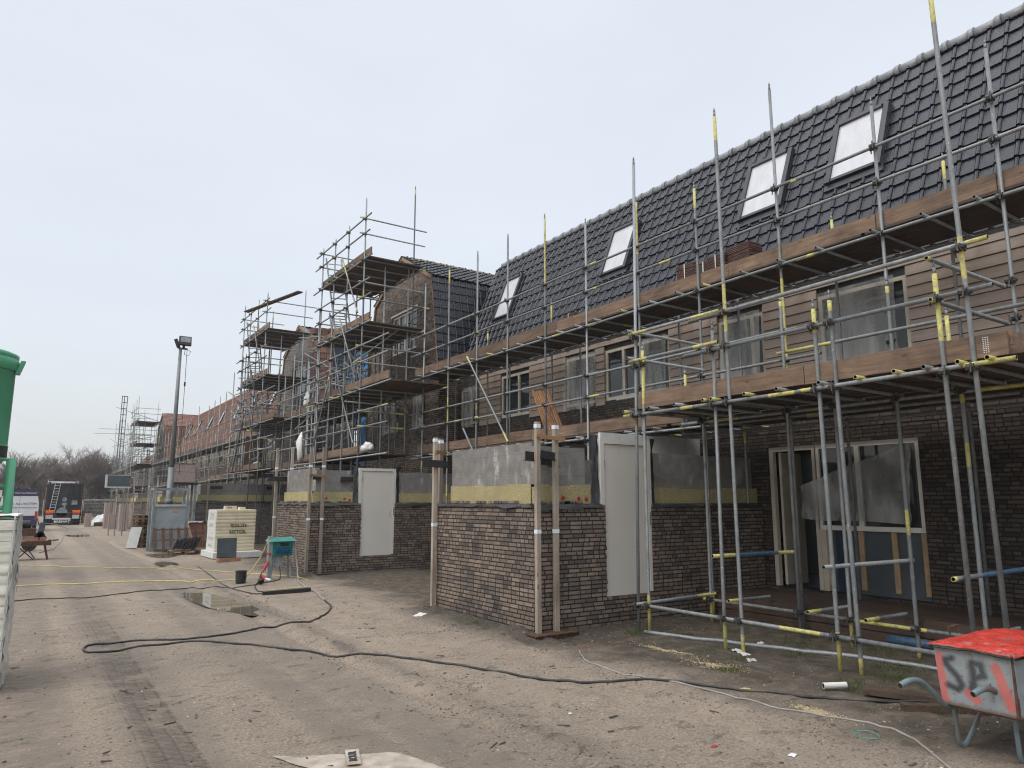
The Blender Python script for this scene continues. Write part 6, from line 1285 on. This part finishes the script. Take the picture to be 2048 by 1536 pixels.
# ------------------------------------------------------------------ steel tub barrow in the right corner
wb = thing('wheelbarrow', 'grey steel box barrow with a red lid and sprayed letters', 'wheelbarrow', (6.5, 2.75, 0))
b = MB(); zb_, zt_ = .335, .775
lo = [(5.945, 2.445), (6.92, 2.445), (6.92, 2.965), (5.945, 2.965)]; hi = [(5.915, 2.43), (7.02, 2.43), (7.02, 2.985), (5.915, 2.985)]
for i in range(4):
    (ax_, ay_), (bx_, by_), (cx_, cy_), (dx_, dy_) = lo[i], lo[(i + 1) % 4], hi[(i + 1) % 4], hi[i]
    nrm = Vector((by_ - ay_, -(bx_ - ax_), 0)).normalized()
    def side(u, v):
        pt = Vector((ax_ + (bx_ - ax_) * u, ay_ + (by_ - ay_) * u, zb_)).lerp(Vector((dx_ + (cx_ - dx_) * u, dy_ + (cy_ - dy_) * u, zt_)), v)
        k = min(1, 6 * min(u, 1 - u)) * min(1, 6 * min(v, 1 - v) + .25); return tuple(pt + nrm * (.010 * k * nz1(u * 3.5, v * 3.5, i * 7) + .004 * k * nz1(u * 9, v * 8, i)))
    b.grid(side, 18, 16)
b.add([(x_, y_, zb_ + .003) for x_, y_ in lo], [(0, 3, 2, 1)])
tub = b.obj('tub', 'tubsteel', wb, smooth=True)
b = MB(); b.box(5.915, 5.95, 2.44, 2.455, .345, .77); b.box(5.94, 6.9, 2.448, 2.47, .325, .345); b.box(5.955, 5.975, 2.46, 2.98, .322, .348); b.obj('rusty_edge', 'rust', tub, local=True)
b = MB()
def fl(u, v): return (5.885 + 1.17 * u + .006 * nz1(v * 9, 3) * (1 - u), 2.39 + .635 * v + .006 * nz1(u * 8, 5), .782 + .035 * math.sin(math.pi * min(1, max(0, u))) * math.sin(math.pi * v) + -.028 * max(0, 1 - math.hypot((u - .42) / .3, (v - .5) / .4)) + .014 * nz1(u * 5, v * 3, 2) - (.012 if (u < .04 or v < .05 or v > .95) else 0) + .008 * nz1(u * 14, v * 9, 6) * (1 if (u < .05 or v < .06) else .2))
b.grid(fl, 34, 22); lid = b.obj('lid', 'redlid', wb, smooth=True)
b = MB(); b.grid(lambda u, v: tuple(Vector(fl(u, v)) - Vector((0, 0, .022))), 34, 22); b.obj('lid_underside', 'rust', lid, local=True)
b = MB(); b.path([(6.30, 3.035, .79), (6.30, 3.045, .845), (6.44, 3.045, .85), (6.44, 3.035, .79)], .010, 6); b.obj('lid_handle', 'rust', lid, local=True)
for y_, hx in ((3.0, 0.02), (2.58, .20)):
    b = MB(); b.path(smooth_path([(5.50 + hx, y_ + .05, .50), (5.60 + hx, y_ + .03, .525), (5.72 + hx, y_ + .01, .505), (5.84 + hx, y_ - .02, .41), (5.95 + hx, y_ - .05, .315), (6.3, y_ - .08, .30), (6.95, y_ - .09, .25), (7.4, 2.75 + (y_ - 2.8) * .3, .2)]), .0225, 12); h_ = b.obj('handle', 'steelblue', wb, smooth=True)
    k = MB(); k.tube((5.499 + hx, y_ + .0505, .50), (5.53 + hx, y_ + .045, .508), .0185, 10); k.obj('handle_bore', 'hole', h_, local=True)
for y_ in (2.93, 2.52):
    b = MB(); b.path(smooth_path([(6.03, y_, .32), (6.07, y_ + .01, .16), (6.10, y_ + .015, .02), (6.14, y_ + .01, .0), (6.20, y_, .03), (6.36, y_ - .02, .18), (6.50, y_ - .04, .32)]), .017, 10); b.obj('leg', 'steelblue', wb, smooth=True)
b = MB()
for k in range(24):
    a0, a1 = 2 * math.pi * k / 24, 2 * math.pi * (k + 1) / 24; b.tube((7.25 + .15 * math.cos(a0), 2.74, .195 + .15 * math.sin(a0)), (7.25 + .15 * math.cos(a1), 2.74, .195 + .15 * math.sin(a1)), .045, 8)
whl = b.obj('wheel', 'black', wb, smooth=True); b = MB(); b.tube((7.25, 2.71, .195), (7.25, 2.77, .195), .11, 16); b.obj('rim', 'steelgrey', whl, local=True)
bx = thing('grey_bucket', 'grey metal bucket standing behind the red lidded barrow', 'bucket', (8.55, 2.95, 0)); b = MB(); b.lathe([(0, .02), (.15, .02), (.19, .43), (.205, .43), (.205, .46), (.18, .46), (.14, .05), (0, .05)], 24, (8.55, 2.95)); b.obj('bucket', 'steelgrey', bx, smooth=False)

# ------------------------------------------------------------------ litter
def plank(name, label, cat, p0, p1, w_, h_, mat, group=None): b = MB(); b.bar(p0, p1, w_, h_); return tag(b.obj(name, mat), label, cat, group)
plank('red_plank', 'red brown plank on the ground beside the barrow handle', 'plank', (6.95, 4.2, .04), (7.27, 3.42, .04), .17, .05, 'redwood')
plank('grey_plank', 'thick dark plank end under the barrow', 'plank', (6.7, 3.7, .03), (7.25, 3.2, .03), .1, .06, 'redwood')
def scrap(name, label, x, y, w_, l_, mat, rz=0.0, hgt=.03, seed=1):
    b = MB(); ca, sa = math.cos(rz), math.sin(rz)
    def f(u, v): a, c = (u - .5) * w_, (v - .5) * l_; px, py = x + a * ca - c * sa, y + a * sa + c * ca; return (px, py, gz(px, py) + .004 + hgt * .6 * abs(nz1(u * 3, v * 3, seed)) + hgt * .3 * abs(nz1(u * 9, v * 9, seed)))
    b.grid(f, 9, 9); return tag(b.obj(name, mat, smooth=True), label, 'litter')
scrap('paper_scrap', 'crumpled yellow wrapper beside the black cable', 6.11, 4.95, .13, .08, 'yellow', .4, .05, 3)
scrap('foam_offcut', 'white foam offcut under the foot of a middle platform pole', 7.50, 6.12, .34, .12, 'white', 1.2, .05, 5)
scrap('paper_scrap', 'white paper scrap by the foot of a middle platform pole', 7.28, 5.78, .16, .1, 'white', .8, .04, 7)
scrap('white_chip', 'white square chip in the right foreground', 4.9, 3.56, .07, .05, 'white', .3, .02, 9)
scrap('white_chip', 'tiny pale chip right of the long cable in the foreground', 4.16, 5.28, .05, .03, 'white', .9, .02, 2)
scrap('red_scrap', 'tiny red scrap on the sand in the right foreground', 4.55, 4.0, .05, .04, 'red', .1, .02, 4)
scrap('paper_scrap', 'white litter at the far left corner of the near shed', 5.5, 10.9, .22, .16, 'white', .5, .03, 6)
scrap('white_lump', 'small white lump under the loading platform', 8.2, 6.35, .1, .08, 'white', .5, .06, 8)
t = thing('white_pipe', 'short white pipe offcut near the yellow and grey tubes', 'pipe offcut', (6.84, 4.41, .03)); b = MB(); b.tube((6.74, 4.50, .045), (6.94, 4.38, .05), .03, 12, hollow=True, mi=0, hmi=1); b.obj('pipe', ('white', 'hole'), t, smooth=False)
bg = thing('cement_bag', 'flattened printed cement bag at the bottom edge of the road', 'bag', (2.05, 5.1, 0))
def fb(u, v): px, py = 1.66 + .80 * u + .2 * v, 5.62 - .44 * u - .55 * v + .03 * nz1(u * 7, 3) * (1 - v); return (px, py, gz(px, py) + .006 + .022 * abs(nz1(u * 6, v * 4, 3)) * .22 + .008 * abs(nz1(u * 17, v * 11, 5)))
b = MB(); b.grid(fb, 44, 24); b.obj('bag_paper', 'bagpaper', bg, smooth=True)
text_mesh('lettering', 'BOUR', .075, 'letter', frame((2.13, 5.24, gz(2.13, 5.24) + .026), (.32, .95, 0), (-.95, .32, 0)), bg, .001, bold=.004)
b = MB(); b.obox((2.13, 5.24, gz(2.13, 5.24) + .022), (.05, .15, 0), (-.047, .016, 0), (0, 0, .0015)); b.obj('print_strip', 'bagpaper', bg)
# gravel, clods, sawdust, grass
def scatter(name, label, mat, n, box, size, seed, dens=None, cat=None):
    r = random.Random(seed); b = MB(); k = 0
    while k < n:
        x_, y_ = r.uniform(box[0], box[1]), box[2] + (box[3] - box[2]) * r.random() ** 1.7
        if dens and r.random() > dens(x_, y_): continue
        k += 1; s_ = size * r.uniform(.4, 1.0) * (1.9 if r.random() < .06 else 1); a = r.uniform(0, 6.3); z = gz(x_, y_)
        ca, sa = math.cos(a), math.sin(a); l2 = s_ * r.uniform(.5, .9); hh = s_ * r.uniform(.25, .6)
        pts = [(x_ + ca * s_ * px - sa * l2 * py, y_ + sa * s_ * px + ca * l2 * py, z + hh * pz) for px, py, pz in ((-1, -.3, -.2), (.1, -1, -.2), (1, .2, -.2), (-.2, 1, -.2), (-.4, -.2, .9), (.4, .2, 1.0))]
        b.add(pts, [(0, 1, 4), (1, 5, 4), (1, 2, 5), (2, 3, 5), (3, 4, 5), (3, 0, 4)])
    o = b.obj(name, mat); o['kind'] = 'stuff'; o['label'] = label; return o
scatter('gravel', 'pale stone chips strewn over the sandy ground', 'chip', 2600, (-1.2, 7.5, 2.0, 20), .0085, 1)
scatter('debris', 'dark clods and bits on the ground', 'soil', 4200, (-1, 9.2, 1.8, 18), .017, 2, lambda x_, y_: (.05 + max(0, 1.6 * nz1(x_ * 1.4, y_ * 1.4, 77) - .1)) * (.3 if x_ < 3 else 1) + (.5 if abs(x_ - 3.65) < .12 else 0))
scatter('rubble', 'brick crumbs along the shed walls', 'brickred', 420, (4.6, 8.6, 7.2, 20), .016, 5, lambda x_, y_: 1 if (5.4 < x_ < 6.1 or 7.4 < y_ < 8.4) else .06)
rs = random.Random(19); b = MB()
for i in range(120):
    x_, y_ = rs.uniform(-.8, 8.6), 2.2 + 14 * rs.random() ** 1.6; a = rs.uniform(0, 6.3); L = rs.uniform(.012, .06); z = gz(x_, y_) + .006; w2 = rs.uniform(.003, .009)
    b.obox((x_, y_, z), (math.cos(a) * L, math.sin(a) * L, rs.uniform(-.004, .008)), (-math.sin(a) * w2, math.cos(a) * w2, 0), (0, 0, .004))
o = b.obj('debris', 'bark'); o['kind'] = 'stuff'; o['label'] = 'splinters and little sticks on the ground'
def pile(name, label, cx, cy, rx, ry, seed):
    r = random.Random(seed); b = MB()
    for i in range(520):
        a, d = r.uniform(0, 6.3), abs(r.gauss(0, .5)); x_, y_ = cx + rx * d * math.cos(a), cy + ry * d * math.sin(a); s_ = r.uniform(.004, .011); z = gz(x_, y_)
        b.add([(x_ - s_, y_ - s_ * .6, z), (x_ + s_, y_ - s_ * .3, z + .002), (x_, y_ + s_, z + s_ * .9)], [(0, 1, 2)])
    o = b.obj(name, 'sawdust'); o['kind'] = 'stuff'; o['label'] = label
pile('sand', 'yellow grit spilled before the platform poles', 6.72, 5.85, .22, .5, 3); pile('sand', 'pale grit on the soil near the shed door', 6.85, 6.75, .12, .55, 4); pile('sand', 'yellow grit between the cables', 6.0, 4.1, .1, .28, 6)
def grass(label, spots, seed):
    r = random.Random(seed); b = MB()
    for cx, cy, rd, n in spots:
        for i in range(n):
            a, d = r.uniform(0, 6.3), rd * math.sqrt(r.random()) * r.uniform(.3, 1); x_, y_ = cx + d * math.cos(a), cy + d * math.sin(a); z = gz(x_, y_) - .004
            h_ = r.uniform(.02, .075); dx, dy = r.gauss(0, .5) * h_, r.gauss(0, .5) * h_; w2 = r.uniform(.0012, .0026); t_ = r.uniform(0, 6.3); wx, wy = w2 * math.cos(t_), w2 * math.sin(t_)
            b.add([(x_ - wx, y_ - wy, z), (x_ + wx, y_ + wy, z), (x_ + dx * .4 + wx * .7, y_ + dy * .4 + wy * .7, z + h_ * .6), (x_ + dx * .4 - wx * .7, y_ + dy * .4 - wy * .7, z + h_ * .6), (x_ + dx, y_ + dy, z + h_)], [(0, 1, 2, 3), (3, 2, 4)])
    o = b.obj('grass', 'grass'); o['kind'] = 'stuff'; o['label'] = label
grass('rough grass tufts under the loading platform', [(6.6, 5.55, .22, 260), (7.75, 7.3, .3, 380), (7.3, 7.75, .25, 240), (7.75, 4.3, .3, 420), (7.2, 4.5, .3, 260), (8.6, 6.1, .45, 420), (8.9, 5.1, .5, 420), (7.9, 5.6, .25, 200), (7.2, 5.9, .2, 180), (6.95, 3.5, .25, 220), (6.98, 4.35, .15, 120), (8.6, 7.2, .35, 240), (8.2, 4.6, .5, 500), (5.75, 9.6, .2, 120), (5.6, 9.1, .15, 70)], 4)

# ------------------------------------------------------------------ far end: heaps, fence, trees
hp = thing('sheeted_heap', 'heap under crumpled white sheeting by the far sheds', 'heap', (4.9, 64, 0)); b = MB()
b.grid(lambda u, v: (4.1 + 1.9 * u, 63.2 + 1.8 * v, max(.02, .95 * math.sin(math.pi * min(1, max(0, u))) ** .7 * math.sin(math.pi * min(1, max(0, v))) ** .5 * (.75 + .4 * u) + .14 * nz1(u * 5, v * 5, 3))), 22, 16); b.obj('sheet', 'filmwhite', hp, smooth=False)
b = MB(); b.box(4.4, 5.2, 62.9, 63.3, 0, .3); b.box(5.2, 5.8, 62.8, 63.2, .05, .28); b.obj('timber', 'rust', hp)
cp = thing('brick_pack', 'pale pink brick pack standing alone on the road before the fence', 'brick pack', (4.0, 62, 0)); brick_pack(cp, 3.70, 4.12, 61.6, 62.2, 0, 1.0, 'pinkpack')
for lab, x_, y_, w_, h_ in (('tall pale pink brick pack beside the cabinet pallet tower', 5.0, 52.0, .45, 1.7), ('low pale pink brick pack behind the tall one', 4.75, 55.5, .5, 1.05), ('pale pink brick pack in front of the white sheet heap', 4.6, 57.5, .4, 1.75)):
    t = thing('brick_pack', lab, 'brick pack', (x_, y_, 0)); brick_pack(t, x_, x_ + w_, y_, y_ + .9, 0, h_, 'pinkpack')
p1 = pallet('pallet', 'lowest pallet of the pile before the site fence', (4.3, 75, 0), 1.0, 1.2, 'pallets before the site fence')
for i in range(6):
    c = copy_tree(p1); c.location = (4.3 + R.uniform(-.05, .05), 75, .15 * (i + 1)); c['label'] = (ordn[i] if i < 5 else 'topmost') + ' pallet of the pile before the site fence'
def fence_panel(x0, y0, x1, y1, label):
    t = thing('fence_panel', label, 'fence', ((x0 + x1) / 2, (y0 + y1) / 2, 0), 'wire site fence panels behind the truck'); b = MB()
    for a, c in (((x0, y0, .1), (x0, y0, 2.0)), ((x1, y1, .1), (x1, y1, 2.0)), ((x0, y0, 2.0), (x1, y1, 2.0)), ((x0, y0, .15), (x1, y1, .15))): b.tube(a, c, .03, 5)
    b.obj('frame', 'alu', t); b = MB()
    for i in range(1, 24): f = i / 24; b.tube((x0 + (x1 - x0) * f, y0 + (y1 - y0) * f, .15), (x0 + (x1 - x0) * f, y0 + (y1 - y0) * f, 2.0), .004, 3)
    for z in (.5, .9, 1.3, 1.65): b.tube((x0, y0, z), (x1, y1, z), .006, 3)
    b.obj('wire_grid', 'alu', t)
for i, lab in enumerate(('leftmost wire fence panel, mostly behind the truck', 'second wire fence panel from the left, right of the truck', 'third wire fence panel from the left, above the white sheet heap', 'rightmost wire fence panel, behind the far sheds')):
    fence_panel(1.5 + i * 3.5, 88 - i * .6, 4.9 + i * 3.5, 87.6 - i * .6, lab)

def make_tree(seed, hgt, spread, maxd):
    r = random.Random(seed); tb, cb_ = MB(), MB()
    def grow(p, d, L, rd, depth):
        q_ = p; seg = 2 if depth > 3 else 3
        for k in range(seg):
            d2 = (d + Vector((r.gauss(0, .13), r.gauss(0, .13), r.gauss(.05, .08)))).normalized(); q2 = q_ + d2 * L / seg
            (tb if depth < 2 else cb_).tube(q_, q2, rd * (1 - .18 * k), 6 if depth < 2 else 3, r1=rd * (1 - .18 * (k + 1))); q_, d = q2, d2
            if depth < maxd and (k > 0 or depth == 0):
                for j in range(3):
                    nd = (d + Vector((r.gauss(0, spread), r.gauss(0, spread), r.gauss(.12, .28)))).normalized()
                    grow(q_, nd, L * r.uniform(.52, .8), max(.013, rd * .58), depth + 1)
    for s_ in range(3): grow(Vector((r.uniform(-.3, .3), r.uniform(-.3, .3), 0)), Vector((r.gauss(0, .3), r.gauss(0, .3), 1)).normalized(), hgt * .36, .11, 0)
    return tb.make('trunk', 'bark'), cb_.make('crown', 'twig')
protos = [make_tree(s_, h_, sp_, 4) for s_, h_, sp_ in ((3, 7.5, .62), (11, 7.0, .7), (23, 6.2, .75))]
TR = [(-5.5, 112, 0, .8, 'low bare tree at the left frame edge above the van'), (-2.6, 118, 2, .95, 'bare tree above the white van roof'), (.2, 113, 0, 1.0, 'tall bare tree between the van and the truck'), (2.4, 120, 1, 1.05, 'bare tree right above the truck tank'), (4.6, 116, 2, 1.1, 'bare tree right of the truck'), (6.6, 114, 1, 1.12, 'tallest bare tree left of the lattice mast'), (8.9, 117, 0, 1.08, 'bare tree directly behind the lattice mast'), (11.5, 120, 2, 1.1, 'bare tree just right of the lattice mast'), (-9, 120, 1, .8, 'bare tree behind the green silo'), (15, 124, 0, 1.0, 'bare tree behind the farthest scaffold tubes'), (1.2, 125, 2, 1.1, 'farther bare tree behind the tall one by the truck'), (7.8, 124, 0, 1.15, 'farther bare tree behind the tallest one'), (5.4, 122, 1, 1.0, 'farther bare tree behind the gap right of the truck')]
for x_, y_, k, s_, lab in TR:
    t = thing('bare_tree', lab, 'tree', (x_, y_, 0), 'bare winter trees behind the site', R.uniform(0, 6)); t.scale = (s_ * 1.25, s_ * 1.25, s_ * 1.2)
    put('trunk', protos[k][0], t, True); put('crown', protos[k][1], t, True)
r_ = random.Random(5); b = MB()
for i in range(15000):
    x_, y_ = r_.uniform(-26, 24), r_.uniform(104, 124); top = 2.0 + 1.5 * (.5 + nz1(x_ * .3, y_ * .2, 1)) + 1.2 * max(0, nz1(x_ * .15, 3, 1)); z = r_.uniform(0, top); L = r_.uniform(.5, 1.3)
    d = Vector((r_.gauss(0, .6), r_.gauss(0, .4), 1)).normalized() * L; w2 = r_.uniform(.015, .04)
    b.add([(x_ - w2, y_, z), (x_ + w2, y_, z), (x_ + d.x, y_ + d.y, z + d.z)], [(0, 1, 2)])
b.grid(lambda u, v: (-26 + 50 * u, 124 + v * .1, 3.1 * v * (1 + .35 * nz1(u * 14, 0, 2))), 50, 2)
tk_ = b.obj('undergrowth', 'thicket'); tk_['kind'] = 'stuff'; tk_['label'] = 'dense brown scrub at the foot of the trees'

# ------------------------------------------------------------------ damp air
b = MB(); b.box(-450, 450, -150, 450, -1.2, 19.0); hz = b.obj('haze', 'black'); hz['kind'] = 'stuff'; hz['label'] = 'thin damp haze over the site'
hm = bpy.data.materials.new('damp haze'); hm.use_nodes = True; hm.node_tree.nodes.clear()
ho = hm.node_tree.nodes.new('ShaderNodeOutputMaterial'); hv = hm.node_tree.nodes.new('ShaderNodeVolumePrincipled')
hv.inputs['Density'].default_value = 0.0006; hv.inputs['Color'].default_value = (0.93, 0.95, 0.97, 1); hv.inputs['Anisotropy'].default_value = 0.2
hm.node_tree.links.new(hv.outputs[0], ho.inputs['Volume']); hz.data.materials.clear(); hz.data.materials.append(hm)
